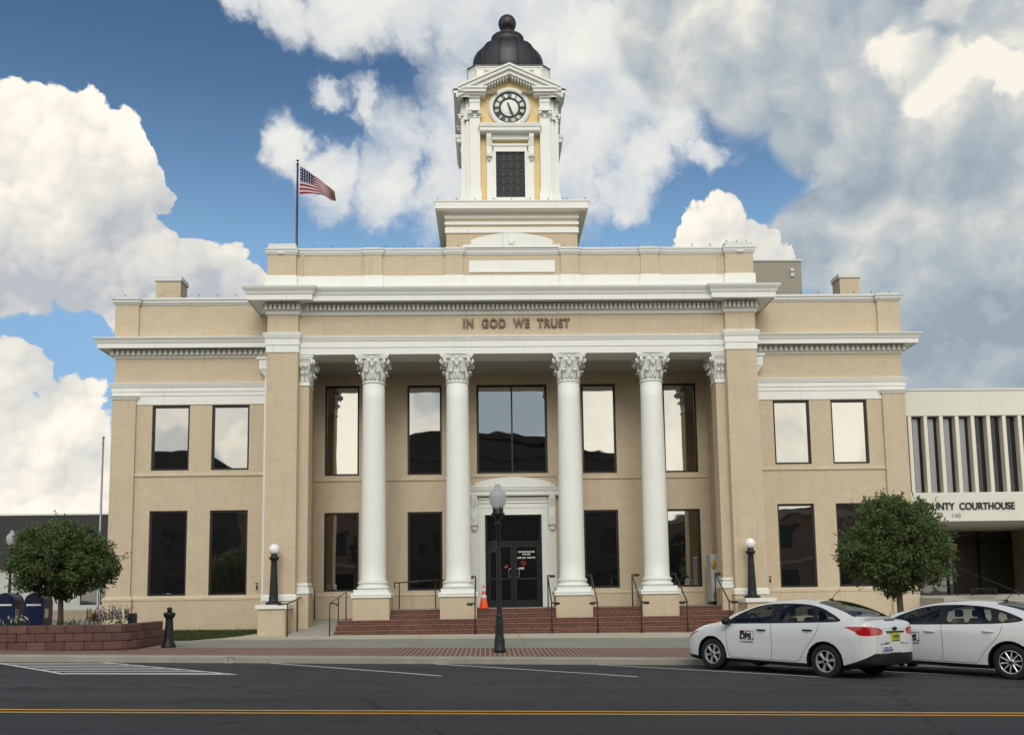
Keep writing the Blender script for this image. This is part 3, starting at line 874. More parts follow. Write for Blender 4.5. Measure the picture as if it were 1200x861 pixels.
b.box(-1.30, 1.30, y - .071, y + .12, 4.36, 4.62); b.box(-1.12, 1.12, y - .101, y + .12, 4.361, 4.42)
b.box(-1.30, 1.30, y - .09, y, 4.62, 4.85); b.box(-1.31, 1.31, y - .13, y, 4.80, 4.87)
b.box(-1.30, 1.30, y - .11, y, 4.87, 5.0)
dentils(b, -1.28, 1.28, y - .11, 4.92, 5.03, .085, .05, .07)
b.sweep([(-1.62, y), (-1.62, y - .06), (1.62, y - .06), (1.62, y)], [(-.1, 5.06), (.22, 5.06), (.24, 5.10), (.24, 5.22), (.27, 5.24), (.30, 5.33), (.30, 5.36), (-.05, 5.40)])
poly = [(-1.58, 5.38), (1.58, 5.38), (1.58, 5.46), (1.42, 5.46), (1.42, 5.54)]
for i in range(1, 12):
    t = i / 12; poly.append((1.42 - 2.84 * t, 5.54 + .22 * math.sin(PI * t) ** .85))
poly += [(-1.42, 5.54), (-1.42, 5.46), (-1.58, 5.46)]
b.prism(poly, 'xz', y - .30, y - .02)
b.build('door_surround', M['trim_white'], CH, bevel=.006)
b = MB()
b.box(-1.058, -.97, y + .05, y + .14, .952, 4.358); b.box(.97, 1.058, y + .05, y + .14, .952, 4.358)
b.box(-.97, .97, y + .05, y + .14, 4.27, 4.358); b.box(-.97, .97, y + .05, y + .14, 3.30, 3.40)
b.build('door_frame', M['door_dark'], CH, bevel=.006)
b = MB(); b.box(-.97, .97, y + .09, y + .10, 3.40, 4.27); b.build('transom_pane', M['door_glass'], CH)
for s in (-1, 1):
    x0, x1 = sorted((s * .006, s * .965)); b = MB()
    b.box(x0, x0 + .11, y + .06, y + .11, .965, 3.295); b.box(x1 - .11, x1, y + .06, y + .11, .965, 3.295)
    b.box(x0 + .11, x1 - .11, y + .06, y + .11, .965, 1.22); b.box(x0 + .11, x1 - .11, y + .06, y + .11, 3.16, 3.295)
    b.box(x0 + .11, x1 - .11, y + .062, y + .108, 1.95, 2.03)
    d = b.build('door', M['door_dark'], CH, bevel=.005)
    b = MB(); b.box(x0 + .11, x1 - .11, y + .082, y + .092, 1.22, 1.95); b.box(x0 + .11, x1 - .11, y + .082, y + .092, 2.03, 3.16)
    b.build('door_glass', M['door_glass'], d)
    b = MB(); hx = s * .09
    b.tube([(hx, y + .06, 2.05), (hx, y - .01, 2.05), (hx + s * .10, y - .01, 2.07), (hx + s * .10, y - .01, 2.35), (hx, y - .01, 2.37), (hx, y + .06, 2.37)], .014, 8)
    b.build('handle', M['steel'], d)
    if s > 0:
        for body, z, sz, w in (('COURTHOUSE', 2.985, .085, .62), ('HOURS', 2.895, .075, .30), ('8:30 AM  5:00 PM', 2.765, .085, .66)):
            text_obj('door_lettering', body, sz, M['sticker_white'], d, (.47, y + .055, z), .003, .003, w)
        b = MB(); C_ = (.36, y + .055, 2.56)
        b.lathe([(.088, 0), (.088, -.004), (.068, -.004), (.068, 0)], C_, 24, ax='y', cap=False)
        b.M = Matrix.Translation(Vector(C_)) @ Matrix.Rotation(R(45), 4, 'Y'); b.box(-.075, .075, -.0045, 0.0, -.009, .009); b.M = None
        b.build('no_smoking_sign', M['sticker_red'], d)
        b = MB(); b.box(.14, .38, y + .050, y + .056, 2.345, 2.37); b.box(.20, .38, y + .050, y + .056, 2.385, 2.41); b.build('sticker', M['sticker_white'], d)
    else:
        b = MB(); b.box(-.36, -.24, y + .050, y + .056, 2.40, 2.44); b.box(-.30, -.24, y + .050, y + .056, 2.44, 2.50); b.build('sticker', M['sticker_red'], d)
b = MB(); b.box(-.97, .60, y - .75, y - .02, .953, .968); b.build('door_mat', M['car_trim'], CH)
# ---- lettering
text_obj('lettering', 'IN  GOD  WE  TRUST', .44, M['letter_brown'], CH, (.12, YE - .03, 10.80), .07, .015, 3.72, 1.16)
# ---- downspouts with leader heads
for s in (-1, 1):
    b = MB()
    b.box(*sorted((s * 8.60, s * 8.98)), -.33, -.02, 9.44, 9.80); b.box(*sorted((s * 8.56, s * 9.06)), -.37, -.02, 9.80, 9.88)
    b.hexa([(s * 8.74 - .06, -.24, 9.2), (s * 8.74 + .06, -.24, 9.2), (s * 8.74 + .06, -.06, 9.2), (s * 8.74 - .06, -.06, 9.2), (s * 8.79 - .17, -.31, 9.44), (s * 8.79 + .17, -.31, 9.44), (s * 8.79 + .17, -.04, 9.44), (s * 8.79 - .17, -.04, 9.44)])
    ds = b.build('downspout', M['trim_white'], CH, bevel=.008)
    b = MB(); X = s * 8.74
    b.hexa([(X - .06, -.22, .62), (X + .06, -.22, .62), (X + .06, -.09, .62), (X - .06, -.09, .62), (X - .06, -.22, 9.3), (X + .06, -.22, 9.3), (X + .06, -.09, 9.3), (X - .06, -.09, 9.3)])
    b.hexa([(X - .065, -.50, .30), (X + .065, -.50, .30), (X + .065, -.36, .26), (X - .065, -.36, .26), (X - .06, -.225, .64), (X + .06, -.225, .64), (X + .06, -.095, .64), (X - .06, -.095, .64)])
    for z in (2.4, 4.6, 6.8): b.box(X - .09, X + .09, -.235, -.02, z, z + .05)
    b.build('pipe', M['trim_white'], ds, bevel=.01)
# ---- chimneys and roof-top unit
for s in (-1, 1):
    xa, xb = (-13.52, -12.58) if s < 0 else (12.84, 13.62)
    b = MB(); b.box(xa, xb, 2.0, 2.75, 11.4, 13.46)
    c_ = b.build('chimney', M['painted_brick'], CH)
    b = MB(); b.box(xa - .05, xb + .05, 1.95, 2.80, 13.46, 13.66); b.build('chimney_cap', M['coping_metal'], c_, bevel=.02)
b = MB(); b.box(9.0, 13.5, 8, 12, 11.4, 16.36)
ru = b.build('roof_penthouse', M['hvac_tan'], CH, bevel=.02)
b = MB(); b.box(8.95, 13.55, 7.95, 12.05, 16.36, 16.44); b.build('penthouse_cap', M['coping_metal'], ru)
b = MB(); b.box(12.98, 13.14, 7.93, 8, 15.62, 15.80); b.box(12.98, 13.14, 7.93, 8, 15.86, 16.02); b.build('vent', M['cabinet_white'], ru)
# ================================================================== CLOCK TOWER (parts of the courthouse)
TX, TY = .09, 3.95        # tower axis
def tw(b, q):             # turn a builder's frame to face q (0 = street) about the tower axis; local -y is outwards
    b.M = Matrix.Translation((TX, TY, 0)) @ Matrix.Rotation(q * PI / 2, 4, 'Z'); return b
# base block with broad eaves
b = MB()
BX = 2.50
b.box(TX - BX, TX + BX, 1.45, 1.45 + 2 * BX, 12.5, 16.1)
tb = b.build('tower_base', M['painted_brick'], CH)
b = MB()
sq = [(TX - BX, 1.45), (TX + BX, 1.45), (TX + BX, 1.45 + 2 * BX), (TX - BX, 1.45 + 2 * BX)]
b.sweep(sq, [(-.02, 15.66), (.04, 15.66), (.07, 15.70), (.07, 15.87), (.30, 15.90), (.33, 15.88), (.34, 15.91), (.40, 15.93), (.40, 16.18), (.43, 16.20), (.43, 16.25), (-.6, 16.62), (-2.4, 16.62)], closed=True)
b.sweep(sq, [(-.02, 15.42), (.06, 15.43), (.06, 15.54), (-.02, 15.56)], closed=True)
b.sweep(sq, [(-.02, 15.10), (.05, 15.11), (.05, 15.32), (-.02, 15.34)], closed=True)
b.build('tower_base_cornice', M['trim_white'], tb)
for i in range(9):
    o = ROD.copy(); COL.objects.link(o); o.location = (TX - 2.8 + .7 * i, 1.12, 16.22); o.parent = CH
HC = 1.68
b = MB(); b.box(TX - HC, TX + HC, TY - HC, TY + HC, 16.5, 21.0)
tower = b.build('clock_tower', M['tower_yellow'], CH)
# chamfered block under the dome
b = MB(); A0, CF = 1.74, .30
def oct(h, c): return [(TX + x, TY + y) for x, y in ((-h + c, -h), (h - c, -h), (h, -h + c), (h, h - c), (h - c, h), (-h + c, h), (-h, h - c), (-h, -h + c))]
b.prism(oct(1.58, .28), 'xy', 20.9, 22.25)
dr = b.build('dome_base', M['tower_yellow'], CH)
b = MB(); b.sweep(oct(1.58, .28), [(-.3, 22.21), (.03, 22.215), (.05, 22.24), (.05, 22.31), (.09, 22.33), (.09, 22.365), (-.3, 22.37)], closed=True)
for q in range(4):
    tw(b, q)
    for s in (-1, 1): b.box(*sorted((s * 1.0, s * 1.30)), -1.63, -1.5, 20.95, 22.22)
    b.M = Matrix.Translation((TX, TY, 0)) @ Matrix.Rotation(q * PI / 2 + PI / 4, 4, 'Z'); b.box(-.17, .17, -2.09, -1.9, 20.95, 22.22)
b.M = None
b.build('dome_base_cornice', M['trim_white'], dr)
b = MB(); b.prism(oct(1.68, .32), 'xy', 22.372, 22.43); b.build('dome_base_flashing', M['dome_metal'], dr)
b = MB()
prof = [(1.55, 22.42), (1.55, 22.50), (1.50, 22.55), (1.48, 22.8)]
for i in range(15):
    t = i / 14; a = t * R(62); prof.append((1.46 * math.cos(a) ** .95 + .0, 23.18 + 1.12 * math.sin(a)))
b.lathe(prof + [(.60, 24.20)], (TX, TY, 0), 64)
dome = b.build('dome', M['dome_metal'], CH)
b = MB()
for k in range(12):
    a = k * PI / 6 + PI / 12
    b.tube([(TX + (r + .01) * math.cos(a), TY + (r + .01) * math.sin(a), z) for r, z in prof], .040, 6)
b.build('dome_seam', M['seam_metal'], dome)
b = MB(); b.lathe([(.72, 24.13), (.74, 24.16), (.72, 24.20), (.66, 24.22), (.66, 24.46), (.69, 24.49), (.69, 24.54), (.60, 24.58), (.40, 24.63), (.27, 24.70), (.24, 24.8), (.24, 24.95)], (TX, TY, 0), 40)
b.build('dome_collar', M['dome_metal'], dome)
b = MB(); b.lathe([(.375 * math.sin(PI * i / 16), 25.24 - .375 * math.cos(PI * i / 16)) for i in range(17)], (TX, TY, 0), 32)
b.build('ball_finial', M['dome_metal'], dome)
def small_cap(b, x0, x1, yf, z0, z1):
    xc = (x0 + x1) / 2; h = z1 - z0
    b.box(x0 - .02, x1 + .02, yf - .03, yf + .1, z0, z0 + .05)
    for s in (-1, 1):
        b.lathe([(.0, -.10), (.09, -.09), (.095, -.03), (.06, 0), (0, .01)], (xc + s * (x1 - x0) * .5, yf, z1 - .12), 10, ax='y')
        for t in (.2, .8): b.hexa([(xc + (t - .5) * .36 - .06, yf - .05, z0 + .04), (xc + (t - .5) * .36 + .06, yf - .05, z0 + .04), (xc + (t - .5) * .36 + .06, yf, z0 + .04), (xc + (t - .5) * .36 - .06, yf, z0 + .04), (xc + (t - .5) * .36 - .05, yf - .11, z0 + .15), (xc + (t - .5) * .36 + .05, yf - .11, z0 + .15), (xc + (t - .5) * .36 + .05, yf, z0 + .15), (xc + (t - .5) * .36 - .05, yf, z0 + .15)])
    b.box(x0 - .08, x1 + .08, yf - .12, yf + .1, z1 - .06, z1)
YF = -HC
def face(q):
    b = tw(MB(), q)
    for s in (-1, 1):
        x0, x1 = sorted((s * 1.18, s * 1.58)); yf = YF - .25
        b.box(x0, x1, yf, YF + .02, 17.08, 20.08)
        b.box(x0 - .05, x1 + .05, yf - .05, YF + .02, 16.62, 16.98); b.box(x0 - .03, x1 + .03, yf - .03, YF + .02, 16.98, 17.09)
        small_cap(b, x0, x1, yf, 20.06, 20.36)
        b.box(x0 + .0, x1 - .0, yf + .012, YF + .02, 20.08, 20.42)
        b.box(x0 - .02, x1 + .02, yf - .02, YF + .02, 20.42, 20.50); b.box(x0, x1, yf, YF + .02, 20.50, 20.86)
        b.box(x0 - .03, x1 + .03, yf - .03, YF + .02, 20.70, 20.74)
        # corner block behind the pilaster
        b.box(*sorted((s * 1.57, s * 1.72)), YF - .06, YF + .3, 16.62, 21.0)
        b.box(*sorted((s * 1.57, s * 1.78)), YF - .12, YF + .3, 20.05, 20.32); b.box(*sorted((s * 1.57, s * 1.78)), YF - .12, YF + .3, 16.62, 16.95)
        for i in range(6): b.box(x0 + .01 + i * .068, x0 + .05 + i * .068, yf - .08, yf + .02, 20.87, 20.95)
        b.box(x0 - .02, x1 + .02, yf - .03, YF + .02, 20.861, 20.96)
        # cornice return at the foot of the pediment
        b.box(*sorted((s * .93, s * 1.98)), yf - .24, YF + .02, 21.03, 21.15); b.box(*sorted((s * .97, s * 1.90)), yf - .14, YF + .02, 20.955, 21.032)
        b.box(*sorted((s * .90, s * 2.02)), yf - .29, YF + .02, 21.15, 21.22)
        # raking cornice
        dx, dz = 2.02, .93; L = math.hypot(dx, dz)
        for o0, o1, pr, x_in in ((-.26, -.12, .20, 0), (-.12, .0, .30, 0), (.0, .07, .36, 0)):
            P = lambda t, o: (s * (2.02 - dx * t), 21.16 + dz * t + o * L / dx)
            A0, A1, B0, B1 = P(0, o0), P(1, o0), P(0, o1), P(1, o1)
            sg = s
            yy0, yy1 = yf - pr + .02, YF + .1
            lo, hi = (A0, A1) if s < 0 else (A1, A0); lo2, hi2 = (B0, B1) if s < 0 else (B1, B0)
            b.hexa([(lo[0], yy0, lo[1]), (hi[0], yy0, hi[1]), (hi[0], yy1, hi[1]), (lo[0], yy1, lo[1]), (lo2[0], yy0, lo2[1]), (hi2[0], yy0, hi2[1]), (hi2[0], yy1, hi2[1]), (lo2[0], yy1, lo2[1])])
        for i in range(13):
            t = .28 + i * .055; x = s * (2.02 - dx * t); z = 21.16 + dz * t - .33
            b.box(x - .03, x + .03, yf - .10, YF + .02, z - .05, z + .05)
    # gable roof behind the pediment
    b.prism([(-2.0, 21.14), (2.0, 21.14), (0, 22.03)], 'xz', YF + .13, YF + 1.2)
    b.build('tower_order', M['trim_white'], tower)
    b = tw(MB(), q); b.prism([(-1.62, 20.98), (1.62, 20.98), (1.62, 21.14), (0, 21.86), (-1.62, 21.14)], 'xz', YF - .012, YF + .12); b.build('tympanum', M['tower_yellow'], tower)
    # lattice opening and its hood
    b = tw(MB(), q); y = YF
    for s in (-1, 1):
        b.box(*sorted((s * .58, s * .93)), y - .10, y + .02, 16.66, 18.75)
        b.box(*sorted((s * .57, s * .66)), y - .13, y + .02, 16.80, 18.75)
        b.prism([(y - .02, 18.42), (y - .12, 18.44), (y - .22, 18.6), (y - .20, 18.9), (y - .32, 19.25), (y - .33, 19.42), (y - .02, 19.42)], 'yz', *sorted((s * .74, s * .93)))
        b.box(*sorted((s * .72, s * .95)), y - .25, y, 18.50, 18.55); b.lathe([(0, -.05), (.07, 0), (0, .05)], (s * .835, y - .14, 18.38), 8, ax='y')
        b.box(*sorted((s * .70, s * .94)), y - .12, y + .02, 18.74, 19.42)
    b.box(-.93, .93, y - .098, y + .02, 16.661, 16.86); b.box(-.66, .66, y - .12, y + .02, 18.73, 18.95); b.box(-.74, .74, y - .16, y + .02, 18.95, 19.03)
    b.box(-.74, .74, y - .18, y + .02, 19.20, 19.42)
    b.sweep([(-1.0, y), (-1.0, y - .26), (1.0, y - .26), (1.0, y)], [(-.1, 19.42), (.16, 19.43), (.18, 19.46), (.18, 19.56), (.22, 19.60), (.24, 19.70), (.24, 19.72), (-.1, 19.76)])
    b.build('hood', M['trim_white'], tower)
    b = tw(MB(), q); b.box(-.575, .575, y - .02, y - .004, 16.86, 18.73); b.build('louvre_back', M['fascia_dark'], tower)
    b = tw(MB(), q); w, h = 1.13 / 4, 1.87 / 6
    for i in range(5): b.box(-.565 + w * i - .009, -.565 + w * i + .009, y - .07, y - .05, 16.86, 18.73)
    for j in range(7): b.box(-.565, .565, y - .072, y - .052, 16.86 + h * j - .009, 16.86 + h * j + .009)
    for i in range(4):
        for j in range(6):
            cx, cz = -.565 + w * (i + .5), 16.86 + h * (j + .5)
            for d in (1, -1):
                b.hexa([(cx - w / 2, y - .068, cz - d * h / 2 - .012), (cx + w / 2, y - .068, cz + d * h / 2 - .012), (cx + w / 2, y - .054, cz + d * h / 2 - .012), (cx - w / 2, y - .054, cz - d * h / 2 - .012),
                        (cx - w / 2, y - .068, cz - d * h / 2 + .012), (cx + w / 2, y - .068, cz + d * h / 2 + .012), (cx + w / 2, y - .054, cz + d * h / 2 + .012), (cx - w / 2, y - .054, cz - d * h / 2 + .012)])
    b.build('lattice', M['lattice_dark'], tower)
    # clock
    CZ = 20.58
    b = tw(MB(), q)
    b.lathe([(.66, 0), (.66, -.10), (.70, -.13), (.75, -.13), (.78, -.10), (.83, -.09), (.845, -.06), (.845, 0)], (0, y, CZ), 64, ax='y')
    for i in range(72):
        a = i * 2 * PI / 72; b.box(.805 * math.cos(a) - .014, .805 * math.cos(a) + .014, y - .105, y - .05, CZ + .805 * math.sin(a) - .014, CZ + .805 * math.sin(a) + .014)
    for s in (-1, 1): b.box(*sorted((s * .42, s * .66)), y - .06, y, 19.74, 19.95)
    ck = b.build('clock', M['trim_white'], CH)
    b = tw(MB(), q); b.lathe([(.67, -.02), (.67, -.04), (0, -.04)], (0, y, CZ), 64, ax='y'); b.build('dial', M['clock_white'], ck)
    b = tw(MB(), q)
    b.lathe([(.675, -.038), (.675, -.055), (.60, -.055), (.60, -.038)], (0, y, CZ), 64, ax='y')
    b.lathe([(.43, -.038), (.43, -.055), (.355, -.055), (.355, -.038)], (0, y, CZ), 64, ax='y')
    b.build('dial_ring', M['letter_dark'], ck)
    rom = ['XII', 'I', 'II', 'III', 'IIII', 'V', 'VI', 'VII', 'VIII', 'IX', 'X', 'XI']
    for k, g in enumerate(rom):
        a = -k * PI / 6; b = MB()
        b.M = Matrix.Translation((TX, TY, 0)) @ Matrix.Rotation(q * PI / 2, 4, 'Z') @ Matrix.Translation((0, y, CZ)) @ Matrix.Rotation(-a, 4, 'Y') @ Matrix.Translation((0, 0, .515))
        wd = {'I': .040, 'V': .085, 'X': .085}; tot = sum(wd[c] for c in g); x = -tot / 2
        for c in g:
            m = x + wd[c] / 2
            if c == 'I': b.box(m - .016, m + .016, -.056, -.045, -.088, .088)
            else:
                for sgn in (1, -1):
                    t0, t1 = (m - .033 * sgn, m + .033 * sgn) if c == 'X' else (m + .0, m + .035 * sgn)
                    th = .018 if sgn < 0 else .012
                    b.hexa([(t0 - th, -.056 - .0006 * sgn, -.088), (t0 + th, -.056 - .0006 * sgn, -.088), (t0 + th, -.045, -.088), (t0 - th, -.045, -.088), (t1 - th, -.056 - .0006 * sgn, .088), (t1 + th, -.056 - .0006 * sgn, .088), (t1 + th, -.045, .088), (t1 - th, -.045, .088)])
            x += wd[c]
        b.M = None; b.build('numeral', M['letter_dark'], ck)
    for nm, ang, ln, w0, yo in (('hour_hand', 163, .34, .040, .07), ('minute_hand', 156, .50, .028, .08)):
        b = MB(); b.M = Matrix.Translation((TX, TY, 0)) @ Matrix.Rotation(q * PI / 2, 4, 'Z') @ Matrix.Translation((0, y, CZ)) @ Matrix.Rotation(R(ang), 4, 'Y')
        b.prism([(-w0, -.02), (-w0 * .5, -.20), (0, -.24), (w0 * .5, -.20), (w0, -.02), (w0 * 1.1, ln * .6), (0, ln), (-w0 * 1.1, ln * .6)], 'xz', -yo - .012, -yo)
        b.lathe([(.045, -yo - .018), (.045, -.04)], (0, 0, 0), 16, ax='y')
        b.M = None; b.build(nm, M['letter_dark'], ck)
for q in range(4): face(q)
# ================================================================== ANNEX (right)
AN = empty('county_annex', (0, 0, 0), 0, 'pale modern courthouse annex with vertical fins and COUNTY COURTHOUSE lettering', 'courthouse annex')
AY = 1.5
b = MB()
b.box(14.3, 34, AY, AY + 14, 7.9, 8.86)
b.box(14.3, 34, AY, AY + .6, 3.90, 4.985)
b.box(14.3, 34, AY + 5.5, AY + 14, .2, 7.9); b.box(14.3, 34, AY + .6, AY + 5.5, 3.84, 4.4)
b.box(14.28, 14.5, AY + .55, AY + 5.5, .2, 7.9)
b.build('wall', M['off_white'], AN, bevel=.01)
b = MB(); b.box(14.28, 34, AY - .03, AY + 14, 8.86, 8.95); b.build('roof_edge', M['coping_metal'], AN)
b = MB(); b.box(14.5, 34, AY + .30, AY + .36, 4.985, 7.9); b.build('fin_recess_glass', M['annex_glass'], AN)
b = MB(); b.box(-.07, .07, 0, .29, 4.985, 7.9)
fin = b.build('fin', M['fin_white'], AN, bevel=.006); fin.location = (15.03, AY + .02, 0)
b = MB(); b.box(.20, .40, .24, .27, 4.99, 7.82); mul = b.build('blind_panel', M['grey_pole'], fin)
for k in range(1, 30):
    f_ = fin.copy(); COL.objects.link(f_); f_.parent = AN; f_.location.x = 15.03 + .603 * k
    if k < 4: m_ = mul.copy(); COL.objects.link(m_); m_.parent = f_
text_obj('sign_lettering', 'COUNTY  COURTHOUSE', .37, M['letter_dark'], AN, (16.98, AY - .02, 4.45), .04, .007, 3.62)
text_obj('street_number', '140', .25, M['grey_pole'], AN, (16.55, AY - .01, 4.11), .02, .0, .30)
b = MB(); b.box(21.7, 34, AY + .02, AY + 5.5, .2, 3.84); b.build('brick_pier', M['brick_tan'], AN)
b = MB(); b.box(14.5, 21.7, AY + 5.4, AY + 5.49, 1.15, 3.84); b.build('entrance_glass', M['door_glass'], AN)
b = MB()
for x in (14.6, 16.0, 17.4, 18.8, 20.2): b.box(x - .03, x + .03, AY + 5.32, AY + 5.4, 1.15, 3.84)
b.box(14.5, 21.7, AY + 5.33, AY + 5.4, 3.3, 3.38); b.build('entrance_frame', M['door_dark'], AN)
b = MB(); b.box(17.32, 17.35, AY + 5.25, AY + 5.32, 2.0, 2.3); b.build('handle', M['steel'], AN)
b = MB()
b.box(14.2, 34, -.3, AY + 5.5, .0, 1.15)
for k in range(4): b.box(16.95, 20.2, -.3 - .32 * (k + 1), -.3 - .32 * k + .002 * k, .0, 1.0 - .16 * k)
b.hexa([(14.2, -1.9, 0), (16.3, -1.9, 0), (16.3, -.302, 0), (14.2, -.302, 0), (14.2, -1.9, 1.12), (16.3, -1.9, .95), (16.3, -.302, .95), (14.2, -.302, 1.12)])
b.box(20.2, 21.2, -1.9, -.302, 0, 1.15)
b.build('terrace', M['concrete'], AN, bevel=.015)
# low balustrade and stair rail on the terrace
rl = empty('terrace_railing', (15.9, -.5, 1.15), 0, 'short black baluster railing on the annex terrace behind the cars', 'railing')
b = MB(); b.tube([(0, 0, 0), (0, 0, .26)], .02); b.tube([(.85, 0, 0), (.85, 0, .26)], .02); b.tube([(0, 0, .25), (.85, 0, .25)], .016)
b.tube([(-.0, 0, .05), (.85, 0, .05)], .014); b.build('rail', M['black_iron'], rl)
for k in range(9):
    b = MB(); b.tube([(.09 * (k + .5) + .03, 0, .05), (.09 * (k + .5) + .03, 0, .25)], .011, 6); b.build('baluster', M['black_iron'], rl)
rl = empty('stair_handrail', (16.45, -.4, 1.15), 0, 'thin dark handrail sloping across the annex entrance', 'handrail')
b = MB(); b.tube([(-.5, 1.0, 1.0), (-.45, .9, 1.0), (.38, -1.3, .12), (.40, -1.32, 0)], .018); b.build('rail', M['black_iron'], rl)
b = MB(); b.tube([(-.5, 1.0, 0), (-.5, 1.0, 1.0)], .016); b.build('post', M['black_iron'], rl)

# ================================================================== LEFT SHOP
LB = empty('corner_shop', (-24, 16, .1), 0, 'low black-fronted shop with white lower wall left of the courthouse', 'shop')
b = MB(); b.wall(-20, 8.5, .8, 3.1, 0, [(1.95, 4.6, 1.05, 2.7), (-8, -3, 1.05, 2.7)], .12); b.box(-20, 8.5, .3, 12, 0, 5.4); b.build('wall', M['white_wall'], LB, fix=False)
b = MB(); b.box(-20, 8.6, -.25, .02, 3.0, 5.68); b.build('fascia', M['fascia_dark'], LB, bevel=.02)
b = MB(); b.box(-20.05, 8.65, -.3, 12, 5.68, 5.76); b.build('roof_edge', M['coping_metal'], LB)
b = MB(); b.box(-20, 8.5, -.10, .02, -.3, .8); b.build('brick_base', M['brick_tan'], LB)
for x0, x1 in ((1.95, 4.6), (-8, -3)):
    b = MB(); b.box(x0, x1, .09, .12, 1.05, 2.7); w_ = b.build('window', M['door_glass'], LB)
    b = MB(); xm = x0 + .95; b.box(xm - .05, xm + .05, .03, .09, 1.05, 2.7); b.build('mullion', M['white_wall'], w_)

# ================================================================== STREET FURNITURE
def globe_lamp(x, side):
    r = empty('globe_lamp', (x, -1.72, 1.20), 0, 'black tapered lamp post with white globe on the %s pedestal of the portico' % side, 'lamp post', 'globe lamps flanking the portico')
    b = MB()
    b.lathe([(.27, 0), (.27, .04), (.24, .07), (.17, .10), (.15, .14), (.155, .20), (.145, .24)] + [(.145 - .05 * i / 6, .26 + 1.16 * i / 6) for i in range(7)] + [(.10, 1.44), (.135, 1.47), (.16, 1.52), (.165, 1.55), (.12, 1.57), (.10, 1.60), (.105, 1.66)], n=20, sm=True)
    b.build('post', M['black_iron'], r)
    b = MB(); b.lathe([(.178 * math.sin(PI * i / 16), 1.815 - .178 * math.cos(PI * i / 16)) for i in range(17)], n=32); b.build('globe', M['globe_white'], r)
globe_lamp(-8.02, 'left'); globe_lamp(7.84, 'right')
def street_lamp(x, y, z, label):
    r = empty('street_lamp', (x, y, z), 0, label, 'street lamp', 'acorn street lamps'); b = MB()
    b.lathe([(.15, 0), (.15, .06), (.13, .10), (.125, .30), (.11, .36), (.10, .42), (.098, .70), (.085, .78), (.08, .82), (.09, .86), (.065, .90)] + [(.062 - .012 * i / 4, .92 + 2.12 * i / 4) for i in range(5)] + [(.075, 3.06), (.08, 3.10), (.055, 3.13)], n=20)
    b.build('post', M['green_iron'], r)
    b = MB(); b.lathe([(.055, 3.12), (.06, 3.18), (.10, 3.27), (.165, 3.31), (.17, 3.335), (.13, 3.36), (.115, 3.40), (.125, 3.46), (.11, 3.47)], n=20)
    for k in range(4):
        a = k * PI / 2 + .4; b.box(*sorted((.12 * math.cos(a) - .02, .12 * math.cos(a) + .02)), *sorted((.12 * math.sin(a) - .02, .12 * math.sin(a) + .02)), 3.34, 3.50)
    b.lathe([(0, 3.10), (.025, 3.115), (.03, 3.14), (.02, 3.16)], (0, -.06, 0), 8)
    b.build('fitter', M['green_iron'], r)
    b = MB(); b.lathe([(.105, 3.40), (.13, 3.47), (.185, 3.58), (.212, 3.70), (.205, 3.79), (.17, 3.87), (.115, 3.92), (.085, 3.94), (.08, 3.97), (.085, 3.99), (.07, 4.03), (.045, 4.055), (0, 4.065)], n=32); b.build('acorn_globe', M['acorn_glass'], r)
street_lamp(-.69, -10.05, gz(-.69, -10.05), 'dark green street lamp with acorn globe in front of the entrance door')
street_lamp(-20.55, 6, .25, 'far acorn street lamp showing above the tree at the left edge')
# bollard
bo = empty('bollard', (-9.12, -8.4, gz(-9.12, -8.4)), 0, 'black cast iron bollard beside the red block planter', 'bollard')
b = MB(); b.lathe([(.19, 0), (.19, .03), (.17, .05), (.16, .09), (.135, .12)] + [(.125 - .035 * i / 5, .14 + .58 * i / 5) for i in range(6)] + [(.095, .74), (.13, .77), (.15, .83), (.15, .86), (.10, .89)], n=16); b.build('post', M['black_iron'], bo)
b = MB(); b.lathe([(.06, .885), (.055, .93), (.07, .96), (.06, 1.0), (0, 1.02)], n=16); b.build('cap', M['black_iron'], bo)
# traffic cone
tc_ = empty('traffic_cone', (-1.12, -.25, .952), 0, 'orange traffic cone with white bands by the entrance door', 'traffic cone')
b = MB(); b.box(-.21, .21, -.21, .21, 0, .035); b.build('base', M['cone_orange'], tc_, bevel=.015)
b = MB(); rc = lambda z: .155 - .125 * z / .80
b.lathe([(.17, .03), (rc(.05), .05), (rc(.78), .78), (rc(.80) - .01, .80)], n=28); b.build('cone', M['cone_orange'], tc_)
for z0, z1 in ((.33, .47), (.58, .68)):
    b = MB(); b.lathe([(rc(z0) - .01, z0), (rc(z0) + .004, z0), (rc(z1) + .004, z1), (rc(z1) - .01, z1)], n=28); b.build('reflective_band', M['cone_band'], tc_)
